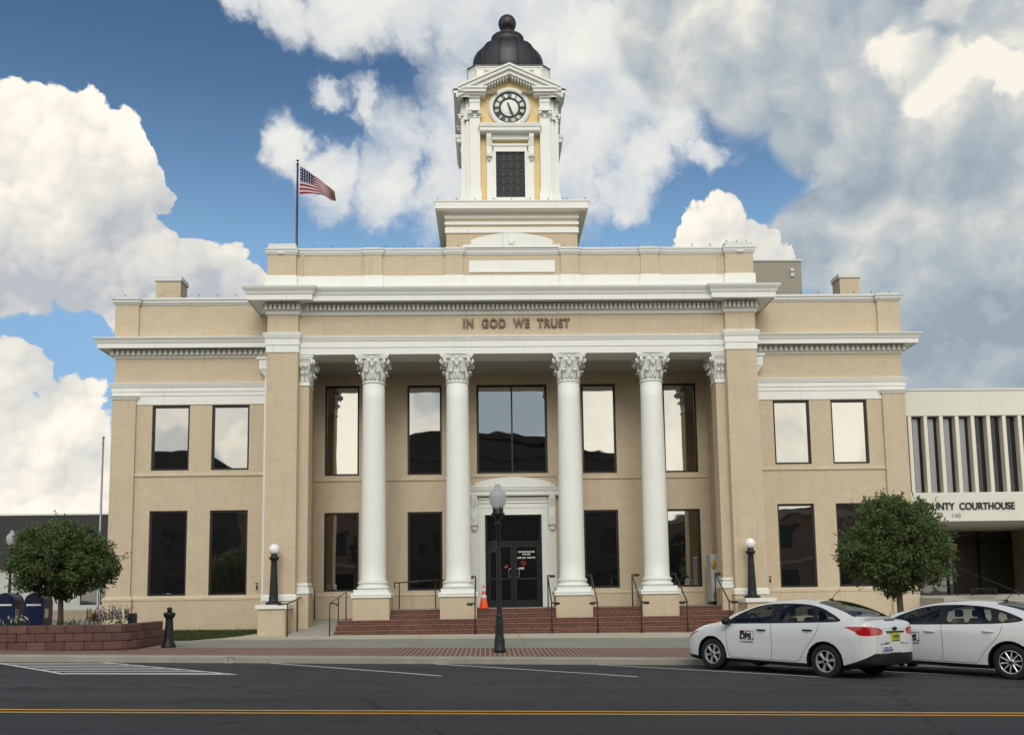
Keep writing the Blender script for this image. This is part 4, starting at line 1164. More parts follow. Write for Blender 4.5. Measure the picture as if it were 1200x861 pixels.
# handrails on the steps
def loop_rail(x, d, zb, label):
    r = empty('stair_handrail', (x, -2.38, zb), 0, label, 'handrail', 'black handrails on the entrance steps')
    dz = 0.95 - zb
    b = MB(); b.tube([(0, 0, 0), (0, 0, .98)], .021); b.build('post', M['black_iron'], r)
    b = MB(); b.tube([(0, 1.75, dz), (0, 1.75, dz + 1.08)], .021); b.build('post', M['black_iron'], r)
    b = MB(); L = .26
    def lp(y, z): return [(d * L * .25, y, z), (d * L * .8, y - .03, z + .0), (d * L, y, z - .02), (d * L * .8, y + .05, z - .05), (d * L * .3, y + .04, z - .045)]
    b.tube(lp(-.06, .99)[::-1] + [(0, -.06, .99), (0, .0, 1.0), (0, 1.70, dz + 1.08), (0, 1.80, dz + 1.10)] + lp(1.80, dz + 1.10), .023)
    b.build('rail', M['black_iron'], r)
for x, d, lb in ((-1.39, -1, 'black step handrail between the cone and the second column'), (1.09, 1, 'black step handrail just right of the entrance door'), (2.58, -1, 'black step handrail against the right side of the third column pedestal'),
              (4.0, 1, 'black step handrail against the left side of the fourth column pedestal'), (5.50, -1, 'black step handrail just right of the fourth column pedestal'), (6.88, 1, 'black step handrail by the right pier behind the car bonnet')):
    loop_rail(x, d, gz(x, -2.38), lb)
def ramp_rail(x, y0, y1, n, label, loop):
    r = empty('ramp_handrail', (x, y0, gz(x, -2.3)), 0, label, 'handrail', 'black handrails of the ramp'); z0 = gz(x, -2.3)
    zr = lambda y: np.interp(y, [-2.45, 1.0], [gz(x, -2.45), .62]) - z0
    for k in range(n):
        y = (y1 - y0) * k / (n - 1); b = MB(); z = zr(y0 + y); b.tube([(0, y, z - .02), (0, y, z + 1.02)], .019); b.build('post', M['black_iron'], r)
    b = MB(); P = [(0, 0, zr(y0) + 1.03), (0, y1 - y0, zr(y1) + 1.03)]
    if loop: P = [(.22, -.02, zr(y0) + .96), (.26, -.05, zr(y0) + .99), (.2, -.05, zr(y0) + 1.02)] + P
    else: P = [(-.30, -.05, zr(y0) + 1.0)] + P + [(-.28, y1 - y0 + .05, zr(y1) + 1.03)]
    b.tube(P, .021); b.build('rail', M['black_iron'], r)
ramp_rail(-7.26, -3.1, 1.4, 4, 'black ramp handrail beside the left pier with the longest run', False)
ramp_rail(-6.0, -2.75, .6, 3, 'black ramp handrail beside the first column pedestal', True)
r = empty('landing_handrail', (-4.3, .9, .952), 0, 'low black handrail sloping behind the first and second columns', 'handrail')
for x in (.15, 1.45, 1.62): b = MB(); b.tube([(x, 0, 0), (x, 0, .93 + .04 * x)], .019); b.build('post', M['black_iron'], r)
b = MB(); b.tube([(.02, 0, .74), (-.02, 0, .80), (-.02, 0, .93), (.05, 0, .94), (2.0, 0, 1.03)], .021); b.build('rail', M['black_iron'], r)
# utility cabinet
ub = empty('utility_cabinet', (7.21, .9, .952), 0, 'tall white utility cabinet with orange seal at the right end of the portico', 'cabinet')
b = MB(); b.box(-.17, .17, -.35, .35, .12, 1.80); b.build('body', M['cabinet_white'], ub, bevel=.015)
b = MB(); b.box(-.15, .15, -.30, .30, 0, .12); b.build('plinth', M['car_trim'], ub)
b = MB(); b.lathe([(.17, 0), (.17, .012), (0, .014)], (-.07, -.35, 1.42), 20, ax='y', squash=(.45, 1)); b.lathe([(.14, .0), (0, 0)], (0, 0, -5), 4)
b.bm.free(); b = MB(); b.lathe([(0.0, -.014), (.17, -.012), (.17, 0)], (-.08, -.35, 1.42), 20, ax='y', squash=(.5, 1)); b.build('seal', M['orange_seal'], ub)
b = MB(); b.box(-.13, -.02, -.362, -.35, .22, .45); b.build('vent', M['grey_pole'], ub)
# hose taps
for x, side in ((-8.98, 'left'), (8.96, 'right')):
    t_ = empty('hose_tap', (x, -.02, 1.78), 0, 'small dark hose tap on the wall beside the %s downspout' % side, 'tap', 'wall taps')
    b = MB(); b.tube([(0, 0, 0), (0, -.10, .02), (0, -.14, -.06)], .022); b.tube([(0, -.09, 0), (0, -.09, .14)], .014); b.build('spout', M['black_iron'], t_)
    b = MB(); b.tube([(-.05, -.09, .14), (.05, -.09, .15)], .016); b.build('valve_handle', M['black_iron'], t_)
# flag
fp = empty('flagpole', (-7.72, -.25, 13.62), 0, 'roof flagpole flying a striped American flag above the left attic corner', 'flagpole')
b = MB(); b.lathe([(.10, 0), (.10, .12), (.06, .16), (.045, .3), (.036, 3.42)], n=12); b.build('pole', M['flag_pole'], fp)
b = MB(); b.lathe([(0, 3.40), (.045, 3.42), (.05, 3.46), (.02, 3.49)], n=10); b.lathe([(.012, 3.48), (.012, 3.54)], n=6); b.lathe([(0, 3.54), (.05, 3.56), (.055, 3.585), (.0, 3.62)], n=10); b.build('finial', M['flag_pole'], fp)
b = MB()
TL, BL, TR, BR = Vector((.09, 0, 3.36)), Vector((.08, 0, 2.30)), Vector((1.40, -.15, 2.28)), Vector((1.37, -.1, 2.10))
uvs = {}
def flagpt(u, v):
    top = TL.lerp(TR, u); bot = BL.lerp(BR, u)
    top = top + Vector((0, 0, .06 * math.sin(PI * u))); bot = bot + Vector((0, 0, .10 * math.sin(PI * min(1, u * 1.2)) ))
    p = bot.lerp(top, v)
    p.y += .10 * math.sin(7.5 * u - 2.2 * v) * u + .05 * math.sin(15 * u + 4 * v) * u + .12 * (1 - v) * u
    p.z += .018 * math.sin(13 * u + 6 * v) * u
    return p
b.grid(flagpt, 36, 26)
fl = b.build('flag', M['flag_cloth'], fp, fix=False)
uvl = fl.data.uv_layers.new(name='UVMap')
for poly in fl.data.polygons:
    for li in poly.loop_indices:
        vi = fl.data.loops[li].vertex_index; uvl.data[li].uv = (vi // 27 / 36, vi % 27 / 26)
# bare pole at the left
pl = empty('bare_pole', (-17.8, 8, .25), 0, 'thin grey bare pole just left of the courthouse corner', 'pole')
b = MB(); b.lathe([(.09, 0), (.09, .1), (.06, .14), (.055, 3), (.035, 8.2)], n=10); b.build('shaft', M['grey_pole'], pl)
b = MB(); b.lathe([(.05, 8.2), (.05, 8.28), (0, 8.30)], n=10); b.build('pole_cap', M['grey_pole'], pl)
b = MB(); b.tube([(0, -.03, 8.02), (-.06, -.05, 7.95)], .015); b.build('pulley', M['grey_pole'], pl)
# mailboxes
def mailbox(x, label):
    r = empty('mailbox', (x, -6.2, gz(x, -6.2)), 0, label, 'mailbox', 'blue collection boxes')
    poly = [(-.27, .16), (.27, .16), (.27, 1.12)] + [(.27 * math.cos(PI * i / 12), 1.12 + .27 * math.sin(PI * i / 12)) for i in range(1, 12)] + [(-.27, 1.12)]
    b = MB(); b.prism(poly, 'xz', -.28, .28); b.build('body', M['mail_blue'], r, bevel=.012)
    b = MB(); b.box(-.21, .21, -.31, -.27, 1.10, 1.30); b.build('hatch', M['mail_blue'], r, bevel=.01)
    b = MB(); b.box(-.20, .20, -.285, -.278, 1.035, 1.085); b.build('label_strip', M['sticker_white'], r)
    for sx in (-1, 1):
        for sy in (-1, 1):
            b = MB(); b.box(sx * .22 - .03, sx * .22 + .03, sy * .22 - .03, sy * .22 + .03, 0, .17); b.build('leg', M['mail_blue'], r)
    b = MB(); b.box(.271, .277, -.2, .0, .7, .95); b.build('notice', M['sticker_white'], r)
mailbox(-14.30, 'blue collection mailbox furthest left behind the planter'); mailbox(-13.50, 'blue collection mailbox nearer the planter tree')
# planter of rock-faced blocks
PT = empty('planter', (-12, -8.4, .22), 0, 'low planter of reddish rock-faced blocks at the left kerb', 'planter')
pth = [(-20, -9.85), (-10.12, -9.85), (-9.86, -9.78), (-9.68, -9.62), (-9.60, -9.40), (-9.62, -9.0), (-9.72, -7.0), (-20, -7.0)]
b = MB(); rnd = random.Random(3)
seglen = [math.dist(a, c) for a, c in zip(pth, pth[1:])]
def along(t):
    for (a, c), L in zip(zip(pth, pth[1:]), seglen):
        if t <= L: return (a[0] + (c[0] - a[0]) * t / L, a[1] + (c[1] - a[1]) * t / L), ((c[0] - a[0]) / L, (c[1] - a[1]) / L)
        t -= L
    return pth[-1], (-1, 0)
T = sum(seglen[:-1])
for row in range(4):
    t = -.2 * (row % 2) ; bw = .455
    while t < T - .05:
        t0, t1 = max(0, t) + .004, min(T, t + bw) - .004
        if t1 - t0 > .05:
            (a, d0), (c, d1) = along(t0), along(t1)
            n0, n1 = (d0[1], -d0[0]), (d1[1], -d1[0]); dp = .26
            j = rnd.uniform(-.008, .014) - .012 * row
            z0 = .04 + .2 * row + .002; z1 = z0 + .195
            zz = gz(-12, -9) - .02
            o = [(a[0] + n0[0] * j, a[1] + n0[1] * j), (c[0] + n1[0] * j, c[1] + n1[1] * j), (c[0] - n1[0] * dp, c[1] - n1[1] * dp), (a[0] - n0[0] * dp, a[1] - n0[1] * dp)]
            b.hexa([(x + 12, y + 8.4, z0 - .2) for x, y in o] + [(x + 12, y + 8.4, z1 - .2) for x, y in o])
        t += bw
b.build('block_wall', M['planter_block'], PT, bevel=.018)
b = MB(); b.grid(lambda u, v: (-8 + 10.1 * u, -1.2 + 2.6 * v, .55 + .05 * math.sin(9 * u) * math.sin(7 * v + u * 20)), 40, 12); b.build('soil', M['soil'], PT)
# utility box in the planter
ul = empty('ground_box', (-9.95, -8.7, .80), 0, 'small black box at the right end of the planter', 'box')
b = MB(); b.box(-.07, .09, -.10, .10, 0, .30); b.build('body', M['car_trim'], ul, bevel=.01)
b = MB(); b.lathe([(.0, .0), (.07, .02), (.05, .07), (0, .08)], (-.14, -.1, .02), 10); b.build('white_cap', M['sticker_white'], ul)

# ================================================================== PLANTS
def leafquad(b, p, d, up, ln, w):
    # a folded pointed leaf: 4 triangles
    d = d.normalized(); s = d.cross(up)
    if s.length < 1e-3: s = d.cross(Vector((1, 0, 0)))
    s.normalize(); nrm = s.cross(d)
    a = b.bm.verts.new(p); m1 = b.bm.verts.new(p + d * ln * .45 + s * w / 2 + nrm * w * .16); m2 = b.bm.verts.new(p + d * ln * .45 - s * w / 2 + nrm * w * .16); e = b.bm.verts.new(p + d * ln - nrm * ln * .12)
    f1 = b.bm.faces.new((a, m1, e)); f2 = b.bm.faces.new((a, e, m2)); return f1, f2
def rv(r): 
    while True:
        v = Vector((r.uniform(-1, 1), r.uniform(-1, 1), r.uniform(-1, 1)))
        if .05 < v.length < 1: return v.normalized()
def tree(name, loc, label, hw, hz, zc, nclump, nleaf, seed, flat=.0, mat='leaf_green', group=None, trunk_r=.075, leaf_l=.085, shoots=26):
    r = random.Random(seed); o = empty(name, loc, 0, label, 'tree', group)
    tb_ = MB(); pts = [(0, 0, -.05), (.01, .0, .25), (-.015, .01, zc - hz * .75), (.01, -.01, zc - hz * .3)]
    tb_.tube(pts, [trunk_r * 1.35, trunk_r, trunk_r * .85, trunk_r * .6], 9)
    lb = MB(); tips = []
    for i in range(nclump):
        d = rv(r); rad = r.uniform(.55, 1.0) ** .5
        if r.random() < .25: rad = r.uniform(.25, .7)
        k = 1.0 + .13 * math.sin(d.x * 5 + seed) * math.cos(d.y * 4 + d.z * 3 + seed)
        c = Vector((d.x * hw * rad * k, d.y * hw * rad * k, d.z * hz * rad * k * (1 if d.z < 0 else 1 - flat * (1 - abs(d.x)))))
        if d.z < -.55: c.z *= .82
        if hz < 2: c.x *= 1 - (.22 if hz > 1.2 else .30) * max(0, d.z); c.y *= 1 - .22 * max(0, d.z)
        tips.append((c + Vector((0, 0, zc)), d))
    for i, (c, d) in enumerate(tips):
        if i % 5 == 0:
            s0 = Vector((0, 0, zc - hz * r.uniform(.55, .85))); mid = s0.lerp(c, .5) + rv(r) * .08
            tb_.tube([s0, mid, c], [trunk_r * .38, trunk_r * .2, trunk_r * .07], 5)
        cr = r.uniform(.13, .26) * hw / 1.45
        for _ in range(nleaf):
            p = c + rv(r) * cr * r.random() ** .4
            dd = (d * .9 + rv(r) * 1.0 + Vector((0, 0, -.15)))
            leafquad(lb, p, dd, rv(r), leaf_l * r.uniform(.65, 1.25), leaf_l * r.uniform(.42, .62))
    for i in range(shoots):     # loose shoots breaking the outline
        d = rv(r)
        if d.z < -.75: continue
        base = Vector((d.x * hw, d.y * hw, d.z * hz + zc)) * 1.0; dr = (d + Vector((0, 0, .45)) + rv(r) * .35).normalized()
        L = r.uniform(.10, .40) * hw / 1.45
        for j in range(14):
            t = j / 13; p = base + dr * L * t
            leafquad(lb, p, dr * .8 + rv(r), rv(r), leaf_l * r.uniform(.5, .95), leaf_l * .45)
    tb_.build('trunk', M['bark'], o); lb.build('crown', M[mat], o, fix=False)
    return o
tree('street_tree', (-11.93, -8.3, .77), 'clipped round tree growing from the red block planter', 1.33, 1.02, 1.67, 540, 58, 5, .06, group='street trees', trunk_r=.07, leaf_l=.092)
tree('street_tree', (10.0, -8.0, gz(10, -8) - .05), 'round leafy tree behind the two white cars', 1.36, 1.36, 2.64, 640, 56, 11, .0, group='street trees', trunk_r=.09, shoots=130, leaf_l=.092)
def plant(name, x, y, z, label, cat, kind, h, w, seed, group=None):
    r = random.Random(seed); o = empty(name, (x, y, z), 0, label, cat, group); b = MB()
    for i in range(int(150 * w)):
        p = Vector((r.gauss(0, w * .30), r.gauss(0, .12), r.random() ** 1.5 * h * .45)); leafquad(b, p, Vector((r.uniform(-1, 1), r.uniform(-1, 1), r.uniform(.2, 1.6))), rv(r), r.uniform(.05, .11), r.uniform(.02, .045))
    b.build('foliage', M['plant_green'], o, fix=False)
    if kind:
        b = MB(); n = int(44 * w) if kind != 'flower_white' else int(14 * w)
        for i in range(n):
            x0 = r.gauss(0, w * .24); y0 = r.gauss(0, .1); hh = h * r.uniform(.65, 1.05); lean = r.uniform(-.2, .2)
            if kind == 'flower_white':
                for j in range(5): leafquad(b, Vector((x0, y0, hh * r.uniform(.5, .9))), rv(r), rv(r), .05, .04)
            else:
                for j in range(16):
                    t = .45 + .55 * j / 15; p = Vector((x0 + lean * hh * t, y0, hh * t)); leafquad(b, p, Vector((r.uniform(-1, 1), r.uniform(-1, 1), r.uniform(.3, 1.5))), rv(r), .05 * (1.3 - .5 * t), .026)
        b.build('flowers', M[kind], o, fix=False)
    return o
zs = .76
plant('lavender', -10.25, -8.8, zs, 'tall purple-grey lavender at the right end of the planter', 'plant', 'flower_purple', .52, .75, 1, 'planter plants')
plant('red_salvia', -10.85, -8.8, zs, 'maroon spiky plant left of the lavender in the planter', 'plant', 'flower_maroon', .46, .6, 2, 'planter plants')
plant('low_shrub', -11.45, -8.9, zs, 'low green shrub just right of the planter tree', 'plant', None, .36, .8, 3, 'planter plants')
plant('white_flowers', -12.75, -9.0, zs, 'small white-flowered plant left of the planter tree', 'plant', 'flower_white', .42, .7, 4, 'planter plants')
plant('low_shrub', -13.35, -9.0, zs, 'low green shrub at the far left of the planter', 'plant', 'flower_white', .30, .9, 5, 'planter plants')
for i, x in enumerate((9.65, 10.35)):
    o = plant('spiky_bush', x, -7.4, gz(x, -7.4) - .05, ('spiky dark bush on the left of the tree trunk behind the cars', 'spiky dark bush on the right of the tree trunk behind the cars')[i], 'bush', None, .95, .9, 20 + i, 'bushes at the tree foot')
    b = MB(); r = random.Random(50 + i)
    for k in range(34):
        a = r.uniform(-1, 1); p = Vector((r.gauss(0, .16), r.gauss(0, .1), .15)); d = Vector((a * .7, r.uniform(-.4, .4), 1)); leafquad(b, p, d, Vector((0, 1, 0)), r.uniform(.5, .9), .05)
    b.build('blade', M['leaf_far'], o, fix=False)
# lawn
LW = [(-16, -.05), (-16, -5.1), (-9.72, -5.0), (-9.2, -3.6), (-8.95, -2.4), (-8.62, -1.2), (-8.55, -.05)]
b = MB(); f_ = [b.v((x, y, gz(x, y) + .015)) for x, y in LW]; b.f(f_[::-1]); tag(b.build('lawn', M['soil']), kind='structure')
def inpoly(x, y, P):
    c = False; n = len(P)
    for i in range(n):
        (x0, y0), (x1, y1) = P[i], P[i - 1]
        if (y0 > y) != (y1 > y) and x < (x1 - x0) * (y - y0) / (y1 - y0) + x0: c = not c
    return c
b = MB(); r = random.Random(8); n = 0
while n < 15000:
    x, y = r.uniform(-15.5, -8.5), r.uniform(-5.1, -.05)
    if not inpoly(x, y, LW): continue
    z = gz(x, y) + .01; a = r.uniform(0, 6.3); h = r.uniform(.04, .085); w = .012
    lx, ly = r.uniform(-.03, .03), r.uniform(-.03, .03)
    q = [b.bm.verts.new((x - w * math.cos(a), y - w * math.sin(a), z)), b.bm.verts.new((x + w * math.cos(a), y + w * math.sin(a), z)), b.bm.verts.new((x + lx, y + ly, z + h))]
    b.bm.faces.new(q); n += 1
tag(b.build('grass', M['grass_green'], fix=False), kind='stuff')
# ================================================================== CARS
def sdpoly(px, pz, poly):
    d = np.full(px.shape, 1e9); inside = np.zeros(px.shape, bool); n = len(poly)
    for i in range(n):
        ax, az = poly[i]; bx, bz = poly[i - 1]
        ex, ez = bx - ax, bz - az; wx, wz = px - ax, pz - az
        t = np.clip((wx * ex + wz * ez) / (ex * ex + ez * ez), 0, 1)
        d = np.minimum(d, (wx - ex * t) ** 2 + (wz - ez * t) ** 2)
        c = ((az > pz) != (bz > pz)) & (px < (bx - ax) * (pz - az) / (bz - az + 1e-12) + ax)
        inside ^= c
    d = np.sqrt(d); return np.where(inside, -d, d)
def smooth_poly(P, it=2, closed=True):
    for _ in range(it):
        Q = []
        n = len(P)
        for i in range(n):
            a, c = P[i], P[(i + 1) % n]
            Q += [(a[0] * .8 + c[0] * .2, a[1] * .8 + c[1] * .2), (a[0] * .2 + c[0] * .8, a[1] * .2 + c[1] * .8)]
        P = Q
    return P
class CarShape:
    def __init__(s, rows, sx=1, sz=1, sy=1):
        A = np.array(sorted(rows), float)
        A[:, 0] = np.where(np.abs(A[:, 0]) > 1.45, np.sign(A[:, 0]) * (1.45 + (np.abs(A[:, 0]) - 1.45) * .92), A[:, 0])
        A[:, 0] *= sx
        for c in (1, 4, 5, 7, 9): A[:, c] *= sy
        for c in (2, 3, 6, 8, 10, 11): A[:, c] *= sz
        s.xs = A[:, 0]; s.A = A[:, 1:]; s.T = np.gradient(s.A, s.xs, axis=0)
        s.T[0] = (s.A[1] - s.A[0]) / (s.xs[1] - s.xs[0]); s.T[-1] = (s.A[-1] - s.A[-2]) / (s.xs[-1] - s.xs[-2])
    def ch(s, x):
        i = np.clip(np.searchsorted(s.xs, x) - 1, 0, len(s.xs) - 2)
        h = s.xs[i + 1] - s.xs[i]; t = ((x - s.xs[i]) / h)[..., None]; h = h[..., None]
        return (2 * t**3 - 3 * t**2 + 1) * s.A[i] + (t**3 - 2 * t**2 + t) * h * s.T[i] + (-2 * t**3 + 3 * t**2) * s.A[i + 1] + (t**3 - t**2) * h * s.T[i + 1]
    def P(s, x, v):
        x = np.clip(x, s.xs[0], s.xs[-1]); v = np.clip(v, 0, 10)
        W, zb, zs, wb, y7, z7, y8, z8, y9, z9, zt = np.moveaxis(s.ch(x), -1, 0)
        Y = np.stack([0 * W, .78 * W, .955 * W, .988 * W, W, .62 * W + .38 * wb + .012 * W, wb, y7, y8, y9, 0 * W], -1)
        Z = np.stack([zb, zb, zb + .035, zb + .15, zb + (zs - zb) * .50, zb + (zs - zb) * .84, zs, z7, z8, z9, zt], -1)
        Yp = np.concatenate([-Y[..., 1:2], Y, -Y[..., -2:-1]], -1); Zp = np.concatenate([Z[..., 1:2], Z, Z[..., -2:-1]], -1)
        i = np.clip(np.floor(v).astype(int), 0, 9); t = v - i
        def cr(C):
            g = lambda k: np.take_along_axis(C, (i + k)[..., None], -1)[..., 0]
            a, b_, c, d = g(0), g(1), g(2), g(3)
            return .5 * (2 * b_ + (c - a) * t + (2 * a - 5 * b_ + 4 * c - d) * t**2 + (3 * b_ - a - 3 * c + d) * t**3)
        return np.stack([x, cr(Yp), cr(Zp)], -1)
    def side(s, x, z):
        # outer half-width of the flank at (x, z)
        x = np.atleast_1d(np.asarray(x, float)); z = np.atleast_1d(np.asarray(z, float)); vv = np.linspace(1.6, 8, 160)
        out = np.zeros_like(x)
        for k in range(len(x)):
            p = s.P(np.full(160, x[k]), vv); out[k] = np.interp(z[k], np.maximum.accumulate(p[:, 2]), p[:, 1])
        return out

FOCUS = [  # x, W, zb, zs, wb, y7, z7, y8, z8, y9, z9, zt
 (2.225, .40, .30, .56, .37, .31, .60, .23, .615, .12, .62, .622), (2.19, .60, .25, .61, .55, .46, .655, .34, .675, .18, .685, .69), (2.10, .735, .21, .675, .69, .57, .735, .42, .76, .22, .772, .777),
 (1.95, .82, .19, .74, .775, .65, .80, .48, .825, .25, .84, .845), (1.70, .875, .18, .81, .83, .71, .88, .53, .905, .28, .92, .925), (1.40, .90, .18, .865, .86, .755, .935, .565, .965, .3, .98, .985),
 (1.16, .906, .18, .893, .872, .785, .965, .63, 1.02, .34, 1.045, 1.055), (.9, .908, .18, .915, .875, .805, 1.03, .69, 1.135, .36, 1.172, 1.185), (.5, .91, .18, .935, .877, .80, 1.11, .66, 1.272, .36, 1.308, 1.318),
 (.2, .91, .18, .948, .877, .79, 1.155, .635, 1.35, .35, 1.39, 1.40), (-.1, .91, .18, .96, .876, .782, 1.18, .615, 1.388, .34, 1.437, 1.448), (-.5, .91, .18, .975, .875, .775, 1.19, .60, 1.40, .34, 1.457, 1.469),
 (-.9, .91, .18, .99, .872, .77, 1.19, .59, 1.388, .34, 1.445, 1.457), (-1.25, .91, .18, 1.01, .868, .77, 1.17, .585, 1.335, .34, 1.388, 1.40), (-1.6, .905, .20, 1.03, .86, .775, 1.125, .60, 1.235, .34, 1.275, 1.285),
 (-1.85, .895, .22, 1.035, .85, .775, 1.085, .62, 1.135, .34, 1.155, 1.16), (-2.05, .875, .25, 1.03, .82, .74, 1.07, .58, 1.092, .32, 1.103, 1.106), (-2.19, .805, .27, 1.015, .765, .68, 1.055, .54, 1.078, .3, 1.09, 1.094),
 (-2.255, .715, .28, .975, .655, .60, 1.01, .47, 1.03, .26, 1.04, 1.043), (-2.29, .60, .30, .90, .535, .46, .925, .38, .94, .2, .945, .947)]
DLO = smooth_poly([(1.04, .945), (.74, 1.135), (.36, 1.30), (.05, 1.362), (-.4, 1.385), (-.85, 1.372), (-1.15, 1.312), (-1.42, 1.20), (-1.66, 1.082), (-1.58, 1.052), (-1.1, 1.03), (-.4, .998), (.3, .972)], 2)
PANES = [smooth_poly(P, 2) for P in ([(.80, .985), (.66, 1.115), (.34, 1.278), (.05, 1.335), (-.10, 1.345), (-.13, 1.012), (.3, .995)],
         [(-.30, 1.352), (-.6, 1.355), (-.84, 1.342), (-1.0, 1.31), (-1.08, 1.05), (-.6, 1.03), (-.32, 1.02)],
         [(-1.10, 1.285), (-1.36, 1.18), (-1.56, 1.088), (-1.5, 1.072), (-1.18, 1.058)])]
TAIL = smooth_poly([(-1.70, .972), (-2.25, .985), (-2.62, .955), (-2.72, .90), (-2.66, .835), (-2.3, .815), (-2.06, .815), (-1.98, .86), (-1.86, .925)], 1)
HEAD = smooth_poly([(1.66, .800), (1.95, .765), (2.25, .70), (2.42, .635), (2.36, .58), (2.15, .60), (1.95, .68)], 1)
DOOR_F = [(.96, 1.0), (.945, .80), (.925, .6), (.90, .42), (.87, .31), (.82, .285), (-.14, .285), (-.165, .40), (-.17, .6), (-.16, .8), (-.13, 1.04)]
DOOR_R = [(-.13, 1.04), (-.16, .8), (-.17, .6), (-.165, .40), (-.14, .285), (-.74, .285), (-.80, .33), (-.87, .45), (-.98, .60), (-1.10, .74), (-1.19, .88), (-1.225, 1.08)]

def build_car(name, loc, rz, label, rows, sx, sz, sy, wb, wr, spokes, dlo, panes, dark_handles, tail_plate, full_rear):
    S = CarShape(rows, sx, sz, sy)
    T = lambda P: [(a * sx, c * sz) for a, c in P]
    dlo, panes, tail, head, df, dr_ = T(dlo), [T(p) for p in panes], T(TAIL), T(HEAD), T(DOOR_F), T(DOOR_R)
    root = empty(name, loc, rz, label, 'car', 'white department sedans')
    # parameter grid
    x0, x1 = S.xs[0], S.xs[-1]
    xs = np.unique(np.round(np.concatenate([np.linspace(x0, x1, 300), x0 + (np.linspace(0, 1, 14) ** 1.6) * .14, x1 - (np.linspace(0, 1, 14) ** 1.6) * .14]), 5))
    vs = np.concatenate([np.linspace(i, i + 1, c, endpoint=False) for i, c in enumerate((3, 3, 6, 12, 14, 8, 15, 15, 8, 8))] + [[10.0]])
    X, V = np.meshgrid(xs, vs, indexing='ij'); nx, nv = X.shape
    hx = (x1 - x0) / 300; hv = np.gradient(vs)[None, :]
    wz = wr - .01; ra = wr + .065
    ax_f, ax_r = wb / 2, -wb / 2
    q = lambda p: p[..., 0] - np.maximum(0, .88 * sy - p[..., 1])
    q2 = lambda p: p[..., 0] + np.maximum(0, .88 * sy - p[..., 1])
    FS = [lambda p: sdpoly(p[..., 0], p[..., 2], dlo)] + [(lambda p, P=P: sdpoly(p[..., 0], p[..., 2], P)) for P in panes]
    FS += [lambda p: np.hypot(p[..., 0] - ax_f, p[..., 2] - wz) - ra, lambda p: np.hypot(p[..., 0] - ax_r, p[..., 2] - wz) - ra,
           lambda p: sdpoly(q(p), p[..., 2], tail), lambda p: sdpoly(q2(p), p[..., 2], head),
           lambda p: sdpoly(p[..., 0], p[..., 2], df), lambda p: sdpoly(p[..., 0], p[..., 2], dr_),
           lambda p: np.maximum(np.maximum(p[..., 0] - (1.20 * sx - .42 * p[..., 1] ** 2), .36 * sx + .10 * p[..., 1] ** 2 - p[..., 0]), p[..., 1] - np.interp(p[..., 0], [.3 * sx, 1.2 * sx], [.575 * sy, .70 * sy])),
           lambda p: np.maximum(np.maximum(p[..., 0] - (-.98 * sx - .12 * p[..., 1] ** 2), -1.84 * sx + .12 * p[..., 1] ** 2 - p[..., 0]), p[..., 1] - np.interp(p[..., 0], [-1.8 * sx, -1.0 * sx], [.61 * sy, .545 * sy])),
           lambda p: p[..., 2] - np.interp(q(p), [-3.2, -2.45, -2.25, -1.7, 1.6, 2.1, 2.6], [.50, .50, .44, .262, .262, .30, .33]) * sz]
    vlim = [(5, 8.6)] * 4 + [(1, 7)] * 2 + [(4, 8), (4, 8)] + [(2, 7)] * 2 + [(7.2, 10)] * 2 + [(1.2, 6)]
    if not full_rear: pass
    snapped = np.full(X.shape, 9.0); dX = np.zeros_like(X); dV = np.zeros_like(X)
    P0 = S.P(X, V); Px = S.P(X + 1e-4, V); Pv = S.P(X, V + 1e-3)
    for F, (va, vb) in zip(FS, vlim):
        f0 = F(P0); gx = (F(Px) - f0) / 1e-4 * hx; gv = (F(Pv) - f0) / 1e-3 * hv
        g2 = gx**2 + gv**2 + 1e-12; du, dw = -f0 * gx / g2, -f0 * gv / g2; m = np.hypot(du, dw)
        ok = (m < .55) & (m < snapped) & (V > va) & (V < vb)
        ok[0, :] = ok[-1, :] = False
        snapped = np.where(ok, m, snapped); dX = np.where(ok, du * hx, dX); dV = np.where(ok, dw * hv, dV)
    Xs, Vs = X + dX, np.clip(V + dV, 0, 10); Vs[:, -1] = 10; Vs[:, 0] = 0
    P = S.P(Xs, Vs)
    C = (P[:-1, :-1] + P[1:, :-1] + P[1:, 1:] + P[:-1, 1:]) / 4
    Vc = (vs[:-1] + vs[1:])[None, :] / 2 + 0 * C[..., 0]
    reg = np.zeros(C.shape[:2], int)                     # 0 body
    f = [F(C) for F in FS]
    inV = lambda k: (Vc > vlim[k][0]) & (Vc < vlim[k][1])
    reg[(f[9] < 0) & inV(9)] = 3; reg[(f[8] < 0) & inV(8)] = 2
    reg[(f[12] < 0) & (Vc > .9) & (Vc < 6)] = 4
    reg[(f[0] < 0) & inV(0)] = 5
    for k in (1, 2, 3): reg[(f[k] < 0) & inV(k)] = 6
    reg[(f[10] < 0) & inV(10)] = 7; reg[(f[11] < 0) & inV(11)] = 8
    reg[(f[6] < 0) & inV(6) & (C[..., 0] < -1.5)] = 9; reg[(f[7] < 0) & inV(7) & (C[..., 0] > 1.4)] = 10
    arch = ((f[4] < 0) | (f[5] < 0)) & (Vc > .6) & (Vc < 7)
    under = ((np.abs(C[..., 0] - ax_f) < ra) | (np.abs(C[..., 0] - ax_r) < ra)) & (C[..., 1] > .55) & (Vc < 2.2)
    reg[arch | under] = -1
    reg[(Vc < 1.0) & (reg >= 0)] = 4
    # full vertex set both sides + end caps
    nvt = nx * nv
    L = P.reshape(-1, 3); Rr = L * np.array([1, -1, 1]); verts = [L, Rr]
    idx = np.arange(nvt).reshape(nx, nv); faces = {}
    def add(r, side, arr): faces.setdefault((r, side), []).append(arr)
